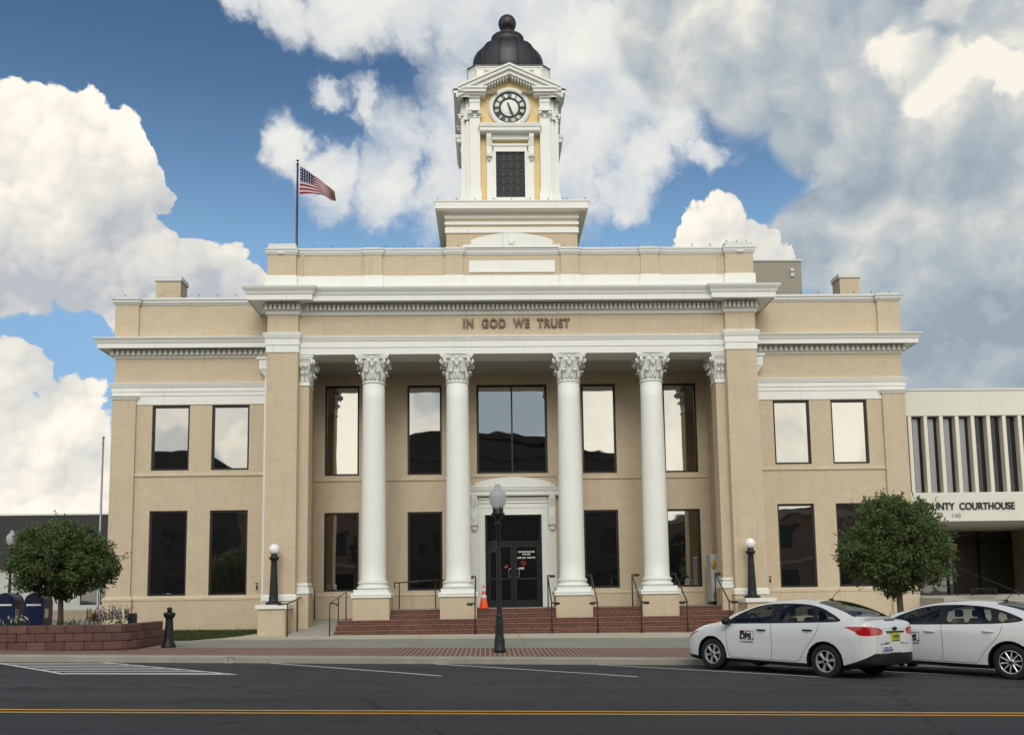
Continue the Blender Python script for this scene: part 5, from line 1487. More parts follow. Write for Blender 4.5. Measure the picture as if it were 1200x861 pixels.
    Q = np.stack([idx[:-1, :-1], idx[1:, :-1], idx[1:, 1:], idx[:-1, 1:]], -1)
    for r in np.unique(reg):
        if r < 0: continue
        qs = Q[reg == r]; add(r, 1, qs); add(r, -1, qs[:, ::-1] + nvt)
    off = 2 * nvt
    for end, i in ((-1, 0), (1, nx - 1)):
        ring = np.concatenate([P[i], (P[i] * [1, -1, 1])[::-1][1:-1]]); nr = len(ring); zc = (ring[:, 2].min() + ring[:, 2].max()) / 2
        base = np.concatenate([idx[i], (idx[i] + nvt)[::-1][1:-1]])
        prev = base; ss = np.linspace(1, .04, 16)[1:]
        pr = ring
        for s_ in ss:
            nw = np.stack([ring[:, 0] + end * .028 * (1 - s_**2) ** .8, ring[:, 1] * s_, zc + (ring[:, 2] - zc) * s_], -1)
            ids = off + np.arange(nr); off += nr; verts.append(nw)
            qs = np.stack([prev, np.roll(prev, -1), np.roll(ids, -1), ids], -1)
            if end < 0: qs = qs[:, ::-1]
            cc = (pr + np.roll(pr, -1, 0) + nw + np.roll(nw, -1, 0)) / 4
            ca = cc * [1, 0, 1] + np.abs(cc) * [0, 1, 0]
            rr = np.zeros(nr, int)
            dark = cc[:, 2] < np.interp(q(ca) if end < 0 else q2(ca), [-3.2, -2.45, -2.25, 1.6, 2.1, 3.2], [.50, .50, .44, .262, .30, .34]) * sz
            rr[dark] = 4
            lit = (sdpoly(q(ca), ca[:, 2], tail) < 0) if end < 0 else (sdpoly(q2(ca), ca[:, 2], head) < 0)
            rr[lit] = 9 if end < 0 else 10
            for r in np.unique(rr):
                for sd in (1, -1):
                    m = (rr == r) & ((cc[:, 1] >= 0) == (sd > 0)); add(r, sd, qs[m])
            prev, pr = ids, nw
        faces.setdefault((0, 1), []); tip = prev
        faces[('cap', end)] = tip if end > 0 else tip[::-1]
    VT = np.concatenate(verts)
    # smooth normals over the whole skin so that panels meet without a shading break
    NR = np.zeros_like(VT)
    for k, ar in faces.items():
        if k[0] == 'cap': continue
        for a in ar:
            if len(a) == 0: continue
            n_ = np.cross(VT[a[:, 2]] - VT[a[:, 0]], VT[a[:, 3]] - VT[a[:, 1]])
            for c in range(4): np.add.at(NR, a[:, c], n_)
    cen = np.array([0, 0, .6])
    # weld normals on the centre line
    for col_ in (0, nv - 1):
        a = idx[:, col_]; s_ = NR[a] + NR[a + nvt]; s_[:, 1] = 0; NR[a] = NR[a + nvt] = s_
    NR /= np.linalg.norm(NR, axis=1, keepdims=True) + 1e-12
    sign = np.sign((NR[idx[nx // 2, nv // 2]] * (VT[idx[nx // 2, nv // 2]] - cen)).sum())
    def make(nm, mat, keys, parent, extra=()):
        fa = [a for k in keys if k in faces for a in faces[k] if len(a)]
        if not fa: return None
        fa = np.concatenate(fa)
        if sign < 0: fa = fa[:, ::-1]
        u, inv = np.unique(fa, return_inverse=True); fa2 = inv.reshape(fa.shape)
        fl_ = []
        for a in fa2.tolist():
            w = []
            for i_ in a:
                if not w or i_ != w[-1]: w.append(i_)
            fl_.append(w)
        for e in extra: fl_.append([int(np.searchsorted(u, i_)) for i_ in (e if sign > 0 else e[::-1])])
        me = bpy.data.meshes.new(nm); me.from_pydata(VT[u].tolist(), [], fl_); me.update()
        me.polygons.foreach_set('use_smooth', [True] * len(me.polygons))
        me.normals_split_custom_set_from_vertices((NR[u] * (sign if sign else 1)).tolist())
        me.materials.append(M[mat]); o = bpy.data.objects.new(nm, me); COL.objects.link(o); o.parent = parent
        return o
    def both(r): return [(r, 1), (r, -1)]
    make('body', 'car_white', both(0), root, [list(faces[('cap', -1)]), list(faces[('cap', 1)])])
    make('lower_trim', 'car_trim', both(4), root)
    doors = {}
    for sd in (1, -1):
        doors[('f', sd)] = make('door', 'car_white', [(2, sd)], root); doors[('r', sd)] = make('door', 'car_white', [(3, sd)], root)
        make('window_trim', 'car_trim', [(5, sd)], root)
        make('side_window', 'car_glass', [(6, sd)], root)
        make('tail_light', 'tail_red', [(9, sd)], root); make('headlight', 'lamp_orange', [(10, sd)], root)
    make('windscreen', 'car_glass', both(7), root); make('rear_window', 'car_glass', both(8), root)
    # shut lines laid on the skin
    b = MB()
    def ribbon(pts, w, sd=1):
        pts = [(a * sx, c * sz) for a, c in pts]; fine = []
        for (a, c), (d, e) in zip(pts, pts[1:]):
            for t in np.linspace(0, 1, 7)[:-1]: fine.append((a + (d - a) * t, c + (e - c) * t))
        fine.append(pts[-1]); fa = np.array(fine); tg = np.gradient(fa, axis=0); tg /= np.linalg.norm(tg, axis=1, keepdims=True); nn = np.stack([-tg[:, 1], tg[:, 0]], 1)
        rows_ = []
        for s_ in (-1, 1):
            e = fa + nn * s_ * w / 2; y = S.side(e[:, 0], e[:, 1]) + .0016
            rows_.append([b.v((e[i, 0], sd * y[i], e[i, 1])) for i in range(len(e))])
        for i in range(len(fa) - 1): b.f([rows_[0][i], rows_[0][i + 1], rows_[1][i + 1], rows_[1][i]], True)
    for sd in (1, -1):
        ribbon([p for p in DOOR_F[:6]], .008, sd); ribbon(DOOR_F[5:7] + [DOOR_R[5]], .008, sd); ribbon(DOOR_F[6:10] + [(-.135, .985)], .008, sd); ribbon(DOOR_R[5:11] + [(-1.215, 1.0)], .008, sd)
    b.build('shut_line', M['car_trim'], root)
    # wheel wells
    for xa in (ax_f, ax_r):
        for sd in (1, -1):
            b = MB(); rows_ = []
            for i in range(33):
                a = -.35 + (PI + .7) * i / 32; xx, zz = xa + ra * math.cos(a), wz + ra * math.sin(a)
                yo = float(S.side(xx, max(zz, .23))[0]) - .004
                rows_.append([b.v((xx, sd * yo, zz)), b.v((xx, sd * .55, zz))])
            for A_, B_ in zip(rows_, rows_[1:]): b.f([A_[0], A_[1], B_[1], B_[0]], True)
            b.f([r_[1] for r_ in rows_])
            b.build('wheel_well', M['car_trim'], root, fix=False)
    # wheels
    for xa in (ax_f, ax_r):
        for sd in (1, -1):
            wy = .775 * sy * sd
            rot = Matrix.Translation((xa, wy, wr)) @ Matrix.Rotation(-PI / 2 * sd, 4, 'X')      # local z -> outward
            b = MB(); b.M = rot; rr = wr * .665; b.sm = True
            b.lathe([(rr - .02, -.10), (rr, -.10), (wr - .03, -.105), (wr - .006, -.085), (wr, -.05), (wr, .05), (wr - .006, .085), (wr - .03, .103), (rr + .03, .108), (rr, .10), (rr - .006, .085), (rr - .01, .03)], n=48, cap=False)
            w_ = b.build('wheel', M['tyre'], root)
            b = MB(); b.M = rot
            b.lathe([(rr - .012, .03), (.05, .035), (0, .035)], n=32); b.build('brake_disc', M['car_trim'], w_)
            b = MB(); b.M = rot
            b.lathe([(rr - .004, .07), (rr - .004, .096), (rr - .014, .100), (rr - .028, .094), (rr - .032, .06)], n=48, cap=False)
            b.lathe([(.062, .05), (.062, .088), (.05, .098), (.0, .10)], n=24)
            ns = 6 if spokes == 6 else 10
            for k in range(ns):
                a = 2 * PI * k / ns + .2; b.M = rot @ Matrix.Rotation(a, 4, 'Z')
                if spokes == 6:
                    pl_ = [(.045, -.024), (.11, -.022), (rr - .02, -.038), (rr - .02, .038), (.11, .022), (.045, .024)]
                    b.prism(pl_, 'xy', .055, .086)
                    b.prism([(.06, -.010), (rr - .03, -.014), (rr - .03, .014), (.06, .010)], 'xy', .084, .094)
                else:
                    b.prism([(.045, -.017), (rr - .02, -.013), (rr - .02, .013), (.045, .017)], 'xy', .055, .090)
            b.M = None
            b.build('rim', M['hubcap' if spokes == 6 else 'alloy'], w_, bevel=.005)
            b = MB(); b.M = rot; b.lathe([(.03, .099), (.03, .103), (0, .104)], n=16); b.build('hub_badge', M['letter_dark'], w_)
    # mirrors
    for sd in (1, -1):
        b = MB(); xm, zm = .86 * sx, 1.005 * sz
        prof = []
        b.M = Matrix.Translation((xm, sd * (.99 * sy), zm)) @ Matrix.Diagonal((.085, .115, .075, 1))
        b.lathe([(math.sin(PI * i / 12) ** .7, -math.cos(PI * i / 12)) for i in range(13)], n=20); b.M = None
        b.tube([(xm + .02, sd * .84 * sy, zm - .06), (xm, sd * .95 * sy, zm - .04)], .03, 8)
        b.build('wing_mirror', M['car_trim'], root)
    # handles
    for d_, hx_, hz_ in (('f', .07, .852), ('r', -.98, .885)):
        for sd in (1, -1):
            b = MB(); ys = float(S.side(hx_ * sx, hz_ * sz)[0])
            P_ = [(hx_ * sx + t, sd * (float(S.side(hx_ * sx + t, hz_ * sz)[0]) + .006 + .028 * math.sin(PI * (t + .105) / .21)), hz_ * sz + .01 * t) for t in np.linspace(-.105, .105, 9)]
            b.M = None; b.tube(P_, [.012, .015, .016, .016, .016, .016, .016, .015, .012], 8)
            b.build('handle', M['car_trim' if dark_handles else 'car_white'], doors[(d_, sd)])
    # antenna
    b = MB(); xa = -.93 * sx; zt = float(S.P(np.array([xa]), np.array([10.0]))[0, 2])
    b.hexa([(xa - .06, -.035, zt - .01), (xa + .06, -.03, zt - .01), (xa + .06, .03, zt - .01), (xa - .06, .035, zt - .01), (xa - .05, -.015, zt + .03), (xa + .02, -.012, zt + .02), (xa + .02, .012, zt + .02), (xa - .05, .015, zt + .03)])
    b.tube([(xa - .02, 0, zt + .02), (xa - .22, 0, zt + .22)], .006, 6); b.build('antenna', M['car_trim'], root)
    # cabin
    b = MB(); b.box(-1.7 * sx, 1.0 * sx, -.70, .70, .24, .50); b.hexa([(.70 * sx, -.74, .5), (1.15 * sx, -.74, .5), (1.15 * sx, .74, .5), (.70 * sx, .74, .5), (.78 * sx, -.74, .93), (1.15 * sx, -.74, .90), (1.15 * sx, .74, .90), (.78 * sx, .74, .93)])
    b.box(-2.0 * sx, -1.38 * sx, -.66, .66, .5, .98)
    b.build('dashboard', M['car_inside'], root, bevel=.03)
    b = MB(); pts = [(.62 * sx + .05 * math.sin(a) * 1.0, .37 + .18 * math.cos(a), .98 + .17 * math.sin(a)) for a in np.linspace(0, 2 * PI, 25)[:-1]]
    b.tube(pts, .016, 8, closed=True); b.tube([(.62 * sx, .37, .98), (.85 * sx, .37, .88)], .03, 8); b.tube([(.62 * sx, .20, .98), (.62 * sx, .54, .98)], .014, 6); b.build('steering_wheel', M['car_trim'], root)
    for x_, y_ in ((.0, .37), (.0, -.37), (-.92, .37), (-.92, -.37)):
        b = MB(); x_ *= sx
        b.hexa([(x_ - .10, y_ - .24, .48), (x_ + .45, y_ - .24, .48), (x_ + .45, y_ + .24, .48), (x_ - .10, y_ + .24, .48), (x_ - .10, y_ - .24, .58), (x_ + .45, y_ - .24, .62), (x_ + .45, y_ + .24, .62), (x_ - .10, y_ + .24, .58)])
        b.hexa([(x_ - .17, y_ - .24, .52), (x_ - .03, y_ - .24, .52), (x_ - .03, y_ + .24, .52), (x_ - .17, y_ + .24, .52), (x_ - .30, y_ - .20, 1.10), (x_ - .20, y_ - .20, 1.10), (x_ - .20, y_ + .20, 1.10), (x_ - .30, y_ + .20, 1.10)])
        s_ = b.build('seat', M['seat_cloth'], root, bevel=.04, seg=2)
        b = MB(); b.box(x_ - .31, x_ - .22, y_ - .12, y_ + .12, 1.13, 1.27); b.build('headrest', M['seat_cloth'], s_, bevel=.035, seg=2)
    b = MB(); b.tube([(.50 * sx, -.06, 1.27), (.50 * sx, .06, 1.27)], .03, 8); b.build('rear_view_mirror', M['car_trim'], root)
    # door emblem: letters, frame, swoosh; every vertex laid on the door skin
    def lay(me, cx, cz, parent, nm, mat, lift=.003, shear=0):
        co = np.array([v.co for v in me.vertices]); xx = cx - co[:, 0] - shear * co[:, 1]; zz = cz + co[:, 1]
        yy = S.side(xx, zz) + lift + co[:, 2]
        for v_, a, c, d in zip(me.vertices, xx, yy, zz): v_.co = (a, c, d)
        me.materials.clear(); me.materials.append(M[mat]); o = bpy.data.objects.new(nm, me); COL.objects.link(o); o.parent = parent; return o
    def flatmesh(polys):
        bb = MB()
        for P_ in polys: bb.f([bb.v((a, c, 0)) for a, c in P_])
        me = bpy.data.meshes.new('flat'); bb.bm.to_mesh(me); bb.bm.free(); return me
    ex, ez = .42 * sx, .715 * sz; dd = doors[('f', 1)]
    rect = lambda a, c, d, e: [(a, d), (c, d), (c, e), (a, e)]
    lay(flatmesh([rect(-.17, .17, -.14, .115)]), ex, ez, dd, 'emblem_ground', 'cone_band', .0015)
    lay(flatmesh([rect(-.17, .17, .105, .115), rect(.16, .17, -.06, .105), rect(-.17, -.16, -.06, .105), rect(-.16, -.06, .055, .105), [(.10, -.062), (.17, -.03), (.17, -.06), (.12, -.075)],
                  rect(-.16, .17, -.098, -.092), rect(-.14, .15, -.122, -.108)]), ex, ez, dd, 'emblem_frame', 'letter_dark', .0028)
    sw = [(-.06 + .15 * t, .045 + .055 * math.sin(PI * (t * .9 + .02)) + .03 * t) for t in np.linspace(0, 1, 8)]
    lay(flatmesh([sw + [(a + .012, c - .022) for a, c in sw[::-1]]]), ex, ez, dd, 'emblem_swoosh', 'sticker_red', .0034)
    me = text_mesh('DPS', .165, .002, .010, .27); lay(me, ex + .025, ez - .005, dd, 'emblem_letters', 'letter_dark', .0042, .12)
    if tail_plate:
        xr = S.xs[0] - .030
        b = MB(); b.box(xr - .012, xr + .02, -.155, .155, .715, .865); p_ = b.build('licence_plate', M['plate_yellow'], root, bevel=.006)
        b = MB()
        for k_ in range(5): b.box(xr - .0135, xr - .0115, -.11 + .046 * k_, -.08 + .046 * k_, .765, .83)
        b.box(xr - .0135, xr - .0115, -.12, .12, .725, .738); b.build('plate_print', M['letter_dark'], p_)
        b = MB(); b.box(xr - .012, xr + .01, .12, .46, .535, .625); s_ = b.build('bumper_sticker', M['sticker_white'], root)
        b = MB(); b.box(xr - .0135, xr - .011, .125, .455, .54, .575); b.box(xr - .0135, xr - .011, .17, .25, .585, .615); b.box(xr - .0135, xr - .011, .29, .42, .585, .612); b.build('sticker_print', M['plate_blue'], s_)
        b = MB(); b.box(xr - .022, xr + .04, -.30, .30, .875, .90); b.build('boot_grip', M['car_trim'], root, bevel=.008)
        b = MB(); b.lathe([(.0, -.012), (.05, -.010), (.055, 0)], (xr + .012, 0, .945), 20, ax='x', squash=(1.5, .62)); b.build('boot_badge', M['letter_dark'], root)
        b = MB(); b.box(xr - .006, xr + .02, -.27, -.19, .675, .695); b.box(xr - .006, xr + .02, .22, .36, .675, .70); b.build('boot_lettering', M['grey_pole'], root)
        b = MB(); b.box(-2.165, -2.12, -.16, .16, 1.092, 1.106); b.build('high_brake_light', M['car_trim'], root)
        b = MB(); b.tube([(xr + .01, y_, .665) for y_ in np.linspace(-.5, .5, 9)], .006, 6); b.build('boot_seam', M['car_trim'], root)
        b = MB(); b.tube([(S.xs[0] + .15, -.45, .25), (S.xs[0] + .02, -.45, .25)], .03, 10); b.build('exhaust', M['grey_pole'], root)
    return root
hd = math.atan2(2.10, -1.61)
def place(rear_xy, wb, half_track):
    f_ = Vector((math.cos(hd), math.sin(hd))); l_ = Vector((-math.sin(hd), math.cos(hd)))
    c = Vector(rear_xy) + f_ * wb / 2 - l_ * half_track
    return (c.x, c.y, gz(c.x, c.y) + .0)
def settle(o):      # the street falls to the right: lean the car with it
    sx_ = -.02; th = o.rotation_euler[2]
    o.rotation_mode = 'XYZ'
    fx = math.cos(th) * sx_; lx = -math.sin(th) * sx_
    o.rotation_euler = (math.atan(lx), -math.atan(fx), th)
c1 = build_car('parked_car', place((5.36, -15.08), 2.65, .84), hd, 'white compact sedan in front, showing its red tail light and yellow plate', FOCUS, 1, 1, 1, 2.65, .318, 6, DLO, PANES, True, True, True)
settle(c1)
FUS = [list(r) for r in FOCUS]
DLO2 = smooth_poly([(1.04, .95), (.74, 1.135), (.36, 1.295), (.05, 1.36), (-.4, 1.38), (-.85, 1.352), (-1.15, 1.285), (-1.38, 1.20), (-1.56, 1.115), (-1.48, 1.075), (-1.1, 1.03), (-.4, .998), (.3, .972)], 2)
PANES2 = [smooth_poly(P, 2) for P in ([(.80, .985), (.66, 1.115), (.34, 1.275), (.05, 1.335), (-.08, 1.345), (-.06, 1.005), (.3, .992)],
         [(-.24, 1.352), (-.6, 1.348), (-.84, 1.325), (-.96, 1.30), (-1.04, 1.05), (-.6, 1.025), (-.22, 1.012)],
         [(-1.10, 1.262), (-1.30, 1.19), (-1.47, 1.11), (-1.42, 1.09), (-1.15, 1.058)])]
c2 = build_car('parked_car', place((8.72, -15.35), 2.85, .86), hd, 'white larger sedan at the right edge with ten-spoke alloy wheels', FUS, 2.85 / 2.65, 1.0, 1.02, 2.85, .335, 10, DLO2, PANES2, False, False, False)
settle(c2)
# ================================================================== ACROSS THE STREET (seen in the glass)
def row_building(name, x0, x1, h, mat, label, gable=None, y=-40.5):
    o = empty(name, ((x0 + x1) / 2, y, .05), 0, label, 'building', 'buildings across the street'); w = (x1 - x0) / 2
    hs = []; n = max(2, int(w / 1.6))
    for k in range(n):
        xc = -w + 2 * w * (k + .5) / n
        if h > 7: hs.append((xc - .55, xc + .55, 4.6, 6.6))
        hs.append((xc - .9, xc + .9, .7, 3.1))
    b = MB(); b.wall(-w, w, -.3, h, 0, hs, -.15)
    b.box(-w, w, -14, -.25, -.3, h)
    if gable:
        b.prism([(-w, h), (w, h)] + gable, 'xz', -14, -.02)
    b.build('wall', M[mat], o, fix=False)
    b = MB(); b.box(-w + .01, w - .01, -.2, .25, h - .35, h + .05); b.box(-w, w, -.1, .12, 3.6, 3.85); b.build('cornice', M['brick_tan' if mat != 'brick_dark' else 'brick_dark'], o)
    for q in hs:
        b = MB(); b.box(q[0], q[1], -.14, -.12, q[2], q[3]); b.build('window', M['far_glass'], o)
    return o
row_building('brick_store', -40, -20.5, 11.6, 'brick_dark', 'dark brick store block across the street facing the left wing', [(4, 13.2), (-3, 13.0)])
row_building('brick_store', -20.5, -11, 8.4, 'brick_red', 'low red brick store across the street facing the left pier')
row_building('gabled_hall', -11, 10.8, 13.0, 'brick_dark', 'tall dark hall across the street facing the entrance', [(10.7, 12.6), (2, 14.9), (-6.5, 15.0)])
row_building('brick_store', 10.8, 32, 7.4, 'brick_red', 'low brick row across the street facing the right wing', [(13, 7.4), (8, 8.9), (2, 7.5)][::-1][::-1])
for (x, y, s_, lb) in ((-9.5, -38.3, 1.9, 'large dark tree across the street in front of the hall'), (14, -38.3, 1.75, 'large dark tree across the street in front of the low brick row')):
    o = tree('roadside_tree', (x, y, .05), lb, 2.6, 2.4, 4.0, 150, 26, int(40 + x), .0, mat='leaf_far', group='trees across the street', trunk_r=.16, leaf_l=.24, shoots=10)

# ================================================================== CAMERA
CAM = dict(x=-.923, y=-32.4324, z=1.5, pitch=.111, roll=.0138, yaw=.026, sy=142.611, f=1080.0)
cd = bpy.data.cameras.new('camera'); cam = bpy.data.objects.new('camera', cd); COL.objects.link(cam)
cd.sensor_fit = 'HORIZONTAL'; cd.sensor_width = 36; cd.lens = CAM['f'] / 1200 * 36; cd.clip_end = 5000; cd.clip_start = .1
cd.shift_y = CAM['sy'] / 1200
cam.matrix_world = Matrix.Translation((CAM['x'], CAM['y'], CAM['z'])) @ Matrix.Rotation(-CAM['yaw'], 4, 'Z') @ Matrix.Rotation(CAM['pitch'], 4, 'X') @ Matrix.Rotation(PI / 2, 4, 'X') @ Matrix.Rotation(-CAM['roll'], 4, 'Z')
SC.camera = cam
def skydir(px, py):
    X = px - 600; Y = 430.5 + CAM['sy'] - py
    cr, sr = math.cos(CAM['roll']), math.sin(CAM['roll']); X, Y = cr * X + sr * Y, -sr * X + cr * Y
    cp, sp = math.cos(CAM['pitch']), math.sin(CAM['pitch']); x, u = X / CAM['f'], Y / CAM['f']
    y, z = cp - sp * u, sp + cp * u; cy, sy = math.cos(CAM['yaw']), math.sin(CAM['yaw'])
    return Vector((cy * x + sy * y, -sy * x + cy * y, z)).normalized()

# ================================================================== SKY AND SUN
SUN_EL, SUN_AZ = 33, 181           # azimuth clockwise from +y (north): the sun stands behind the camera
WS = .10
w = bpy.data.worlds.new('World'); SC.world = w; w.use_nodes = True
t = w.node_tree; n = N(t); bg = t.nodes['Background']; bg.inputs[1].default_value = WS
sk = n('ShaderNodeTexSky'); sk.sky_type = 'NISHITA'; sk.sun_disc = False; sk.sun_elevation = R(SUN_EL); sk.sun_rotation = R(SUN_AZ)
sk.air_density = 1.0; sk.dust_density = .6; sk.ozone_density = 2.0
d = n.vmath('NORMALIZE', n('ShaderNodeTexCoord').outputs['Generated'])
sp = n('ShaderNodeSeparateXYZ', i_0=d); dz = sp.outputs[2]; dy = sp.outputs[1]
def noise(vec, scale, detail=6.0, rough=.55, out='Fac', lac=2.0):
    return n('ShaderNodeTexNoise', i_Vector=vec, i_Scale=scale, i_Detail=detail, i_Roughness=rough, i_Lacunarity=lac).outputs[out]
def warp(vec, scale, amp, detail=4.0, rough=.6):
    c = n.vmath('SUBTRACT', noise(vec, scale, detail, rough, 'Color'), (.5, .5, .5)); s_ = n.vmath('SCALE', c); s_.node.inputs['Scale'].default_value = amp
    return n.vmath('ADD', vec, s_)
def blobs(vec, L):
    acc = None
    for px, py, r in L:
        c = skydir(px, py); k = r / 1080 * c.y          # angular size shrinks off axis
        dist = n.vmath('DISTANCE', vec, tuple(c), out=1)
        v = n.math('MULTIPLY_ADD', dist, -1 / k, 1.0)
        acc = v if acc is None else n.math('SMOOTH_MAX', acc, v, .12)
    return acc
A_ = [(40, 150, 58), (90, 160, 56), (0, 175, 72), (132, 182, 50), (167, 207, 36), (196, 224, 24), (60, 240, 80), (0, 260, 85), (130, 255, 62), (182, 282, 36), (228, 300, 36), (266, 316, 34), (298, 330, 22), (205, 340, 48), (255, 360, 45), (100, 315, 55), (20, 320, 60), (150, 345, 45),
      (40, 436, 40), (80, 460, 46), (15, 425, 34), (100, 500, 40), (10, 485, 46), (60, 530, 68), (112, 545, 46), (0, 570, 60), (100, 600, 50), (60, 600, 60), (-80, 250, 110), (-60, 520, 90), (-180, 400, 120),
      (848, 262, 40), (818, 268, 26), (885, 285, 38), (860, 300, 40), (908, 285, 28), (928, 305, 26), (800, 280, 20)]
C_ = [(285, -8, 34), (345, 8, 40), (420, 5, 55), (500, 12, 58), (560, 40, 60), (640, 30, 75), (700, 60, 85), (620, 95, 72), (560, 135, 60), (525, 175, 52), (468, 165, 45), (432, 125, 26), (385, 112, 22), (335, 170, 34), (380, 195, 40), (450, 205, 50), (520, 220, 50), (700, 150, 80), (760, 95, 85), (690, 215, 52), (745, 228, 40), (650, 235, 50), (805, 150, 50), (770, 195, 36), (840, 185, 26), (600, 160, 70), (600, -60, 140), (880, -80, 200)]
D_ = [(800, 45, 85), (880, 75, 88), (960, 60, 95), (1050, 80, 95), (1150, 60, 95), (965, 140, 68), (1040, 190, 95), (1150, 180, 105), (1000, 275, 85), (1100, 300, 115), (955, 285, 52), (1190, 330, 90), (1050, 375, 75), (1150, 410, 75), (1090, 450, 50), (915, 300, 45), (1000, 380, 60), (1180, 470, 60), (1240, 120, 140), (1260, 330, 140), (1120, -60, 160)]
w1 = warp(d, 6.0, .06, 3.0)
w2 = warp(warp(w1, 20.0, .030, 4.0, .6), 55.0, .012, 3.0, .6)
wc = warp(warp(d, 5.0, .12, 5.0, .62), 18.0, .05, 5.0, .68)
k10 = 1 / WS
def col(r, g, b_): return (r * k10, g * k10, b_ * k10, 1)
def puff(vec, scale, det=3.0, rough=.55):
    v_ = n('ShaderNodeTexVoronoi', i_Vector=vec, i_Scale=scale, i_Detail=det, i_Roughness=rough, i_Lacunarity=2.2); v_.normalize = True
    return n.math('SUBTRACT', 1, v_.outputs['Distance'])
def off(vec, k): return n.vmath('ADD', vec, (-.55 * k, 0, .8 * k))
# --- cumulus: ball-shaped swellings set the outline and the relief
def billow(vec, octs):
    h = None
    for sc_, am in octs:
        v_ = n('ShaderNodeTexVoronoi', i_Vector=vec, i_Scale=sc_, feature='F1').outputs['Distance']
        q_ = n.math('MULTIPLY_ADD', n.math('MULTIPLY', v_, v_), -am * 1.5, am)
        h = q_ if h is None else n.math('ADD', h, q_)
    return h
wb = warp(warp(d, 7.0, .035, 2.0), 34.0, .010, 3.0)
OL, OS = ((7.5, .55), (16.0, .25)), ((36.0, .20), (80.0, .10))
hL, hLo = billow(wb, OL), billow(off(wb, .030), OL); hS, hSo = billow(wb, OS), billow(off(wb, .007), OS)
hA = n.math('ADD', hL, hS)
fA = blobs(w2, A_); shA = blobs(w1, [(200, 222, 44), (185, 270, 50), (150, 300, 60), (95, 335, 60), (20, 335, 60), (240, 345, 45), (285, 330, 24), (110, 560, 44), (905, 290, 40)])
mA = n.maprange(n.math('MULTIPLY_ADD', hA, .70, n.math('MULTIPLY_ADD', noise(w2, 30.0, 6.0, .66), .55, n.math('SUBTRACT', fA, .70))), .00, .10)
relA = n.math('MULTIPLY_ADD', n.math('SUBTRACT', hL, hLo), .62, n.math('MULTIPLY', n.math('SUBTRACT', hS, hSo), .62))
slope = n.math('MULTIPLY', n.maprange(shA, -.35, .55), -1.0)
nz = noise(w2, 9.0, 6.0, .55)
lowA = n.ramp(dz, [(.05, (.62,) * 3), (.20, (.60,) * 3), (.285, (.34,) * 3), (.36, (.48,) * 3), (.46, (.60,) * 3)])
lit = n.math('MULTIPLY_ADD', relA, 1.0, n.math('MULTIPLY_ADD', slope, .20, n.math('MULTIPLY_ADD', nz, .30, n.math('MULTIPLY_ADD', hA, .34, n.math('ADD', n.maprange(lowA, 0, 1, 0, 1, smooth=False), -.36)))))
cA = n.ramp(lit, [(.04, col(.46, .49, .53)), (.24, col(.62, .62, .61)), (.48, col(.76, .735, .67)), (.66, col(.92, .87, .76)), (.9, col(1.0, .965, .87))])
# --- thin broken cloud overhead
bC = blobs(wc, C_); nC = noise(wc, 8.0, 6.0, .64); nC2 = noise(wc, 30.0, 5.0, .65)
fC = n.math('MULTIPLY_ADD', nC, 1.25, n.math('MULTIPLY_ADD', nC2, .35, n.math('SUBTRACT', n.math('MULTIPLY', bC, .75), .56)))
mC = n.math('MULTIPLY', n.maprange(fC, -.02, .58), .96)
relC = n.math('SUBTRACT', noise(w2, 10.0, 6.0, .55), noise(off(w2, .03), 10.0, 6.0, .55))
cC = n.ramp(n.math('MULTIPLY_ADD', relC, 1.3, n.math('MULTIPLY_ADD', fC, .40, .26)), [(.22, col(.50, .56, .63)), (.45, col(.66, .68, .69)), (.68, col(.79, .79, .75)), (.9, col(.86, .84, .77))])
# --- grey mass on the right with lit shoulders
wd = warp(warp(d, 5.0, .06, 2.0), 24.0, .012, 3.0)
OD = ((4.5, .50), (11.0, .30), (26.0, .10))
bD = blobs(w1, D_); hD = billow(wd, OD); hDo = billow(off(wd, .026), OD); nD = noise(w2, 7.0, 7.0, .58)
mD = n.maprange(n.math('MULTIPLY_ADD', nD, .5, n.math('MULTIPLY_ADD', hD, .25, n.math('SUBTRACT', bD, .28))), .0, .26)
relD = n.math('SUBTRACT', hD, hDo)
hl = blobs(w2, [(1060, 74, 46), (1040, 62, 30), (1108, 90, 42), (1150, 80, 30), (1085, 110, 34), (1180, 95, 24), (945, 205, 18), (1110, 20, 34)])
hl = n.maprange(n.math('MULTIPLY_ADD', hA, .7, n.math('SUBTRACT', hl, .40)), .0, .42)
litD = n.math('MULTIPLY_ADD', relD, 1.15, n.math('MULTIPLY_ADD', relC, 1.5, n.math('MULTIPLY_ADD', nD, .65, n.math('MULTIPLY_ADD', dz, 1.15, -.33))))
litD = n.math('MULTIPLY_ADD', hl, .40, litD)
cD = n.ramp(litD, [(.14, col(.30, .36, .42)), (.36, col(.39, .45, .495)), (.58, col(.51, .54, .55)), (.80, col(.68, .68, .64)), (1.1, col(.88, .84, .74))])
base = n.mix(1.0, sk.outputs[0], n.ramp(n.maprange(dz, 0, .56, smooth=False), [(0, (.62, .74, .78)), (.35, (.90, 1.0, 1.05)), (.52, (1.16, 1.27, 1.26)), (.64, (1.18, 1.32, 1.25)), (.75, (.92, 1.07, 1.08)), (.88, (.68, .82, .88)), (1, (.55, .72, .80))]), 'MULTIPLY')
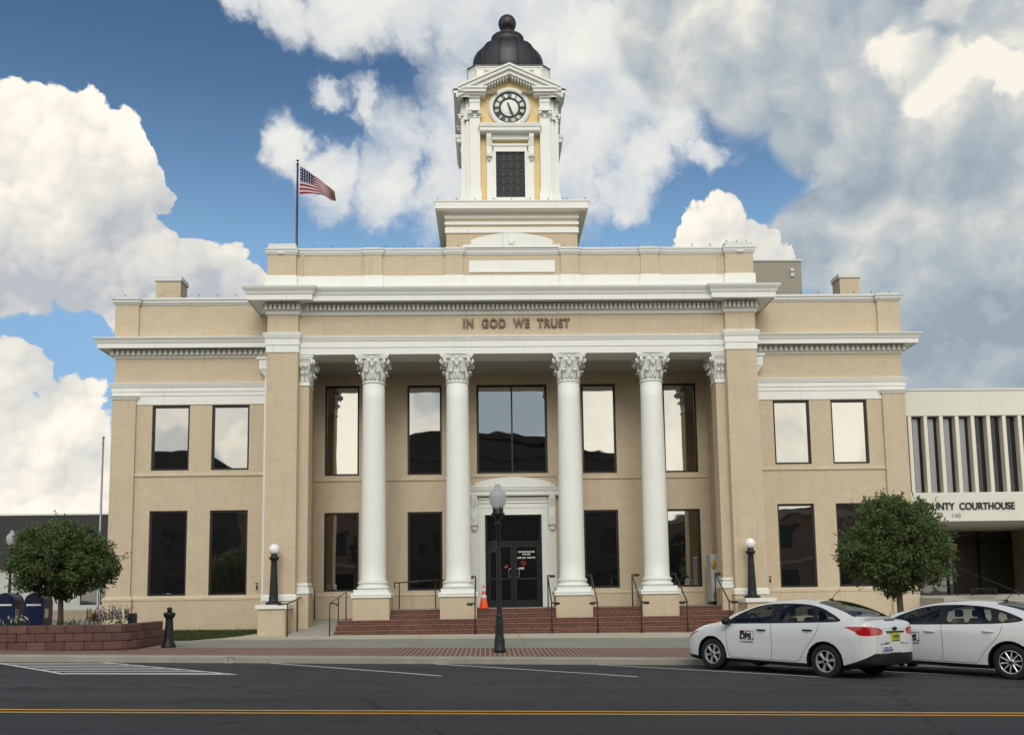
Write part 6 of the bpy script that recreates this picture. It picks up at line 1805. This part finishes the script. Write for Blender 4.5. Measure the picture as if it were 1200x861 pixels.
x = n.mix(mC, base, cC); x = n.mix(mD, x, cD); x = n.mix(mA, x, cA)
# open sky behind the camera: broad bright evening cloud
back = n.maprange(dy, .10, -.30)
nb = noise(warp(d, 3.0, .25), 4.2, 6.0, .58)
BK = 1.0
cB = n.ramp(nb, [(.30, col(.50, .57, .66)), (.50, col(.80, .80, .77)), (.68, col(1.12, 1.06, .93))])
cB = n.mix(n.math('MULTIPLY', n.maprange(dz, .34, .16), n.maprange(nb, .34, .60, .12, .97)), cB, col(1.60, 1.50, 1.27))
gap = n.vmath('DISTANCE', warp(d, 9.0, .05), (0.01, -.975, .21), out=1)
cB = n.mix(n.maprange(gap, .10, .04), cB, col(.42, .51, .58))
over = n.vmath('SCALE', cB); t.links.new(n.maprange(dz, .42, .85, 1.0, .95), over.node.inputs['Scale'])
x = n.mix(back, x, over)
# below the horizon: dull ground light
x = n.mix(n.maprange(dz, -.02, -.10), x, col(.16, .15, .14))
t.links.new(x, bg.inputs[0])
w.cycles.sampling_method = 'MANUAL'; w.cycles.sample_map_resolution = 512
sl = bpy.data.lights.new('sun', 'SUN'); so = bpy.data.objects.new('sun', sl); COL.objects.link(so)
sl.energy = 1.45; sl.angle = R(32); sl.color = (1, .97, .90)
sd = Vector((math.sin(R(SUN_AZ)) * math.cos(R(SUN_EL)), math.cos(R(SUN_AZ)) * math.cos(R(SUN_EL)), math.sin(R(SUN_EL))))
so.rotation_euler = (-sd).to_track_quat('-Z', 'Y').to_euler(); so.location = (0, -60, 60)
vs_ = SC.view_settings; vs_.view_transform = 'Standard'; vs_.look = 'None'; vs_.gamma = 1; vs_.exposure = 0.12; vs_.use_curve_mapping = False
SC.render.engine = 'CYCLES'; SC.cycles.use_denoising = True; SC.cycles.max_bounces = 6; SC.cycles.diffuse_bounces = 3; SC.cycles.glossy_bounces = 4; SC.cycles.transmission_bounces = 4; SC.cycles.transparent_max_bounces = 12
SC.cycles.use_adaptive_sampling = True; SC.cycles.adaptive_threshold = .02; SC.cycles.caustics_reflective = False; SC.cycles.caustics_refractive = False
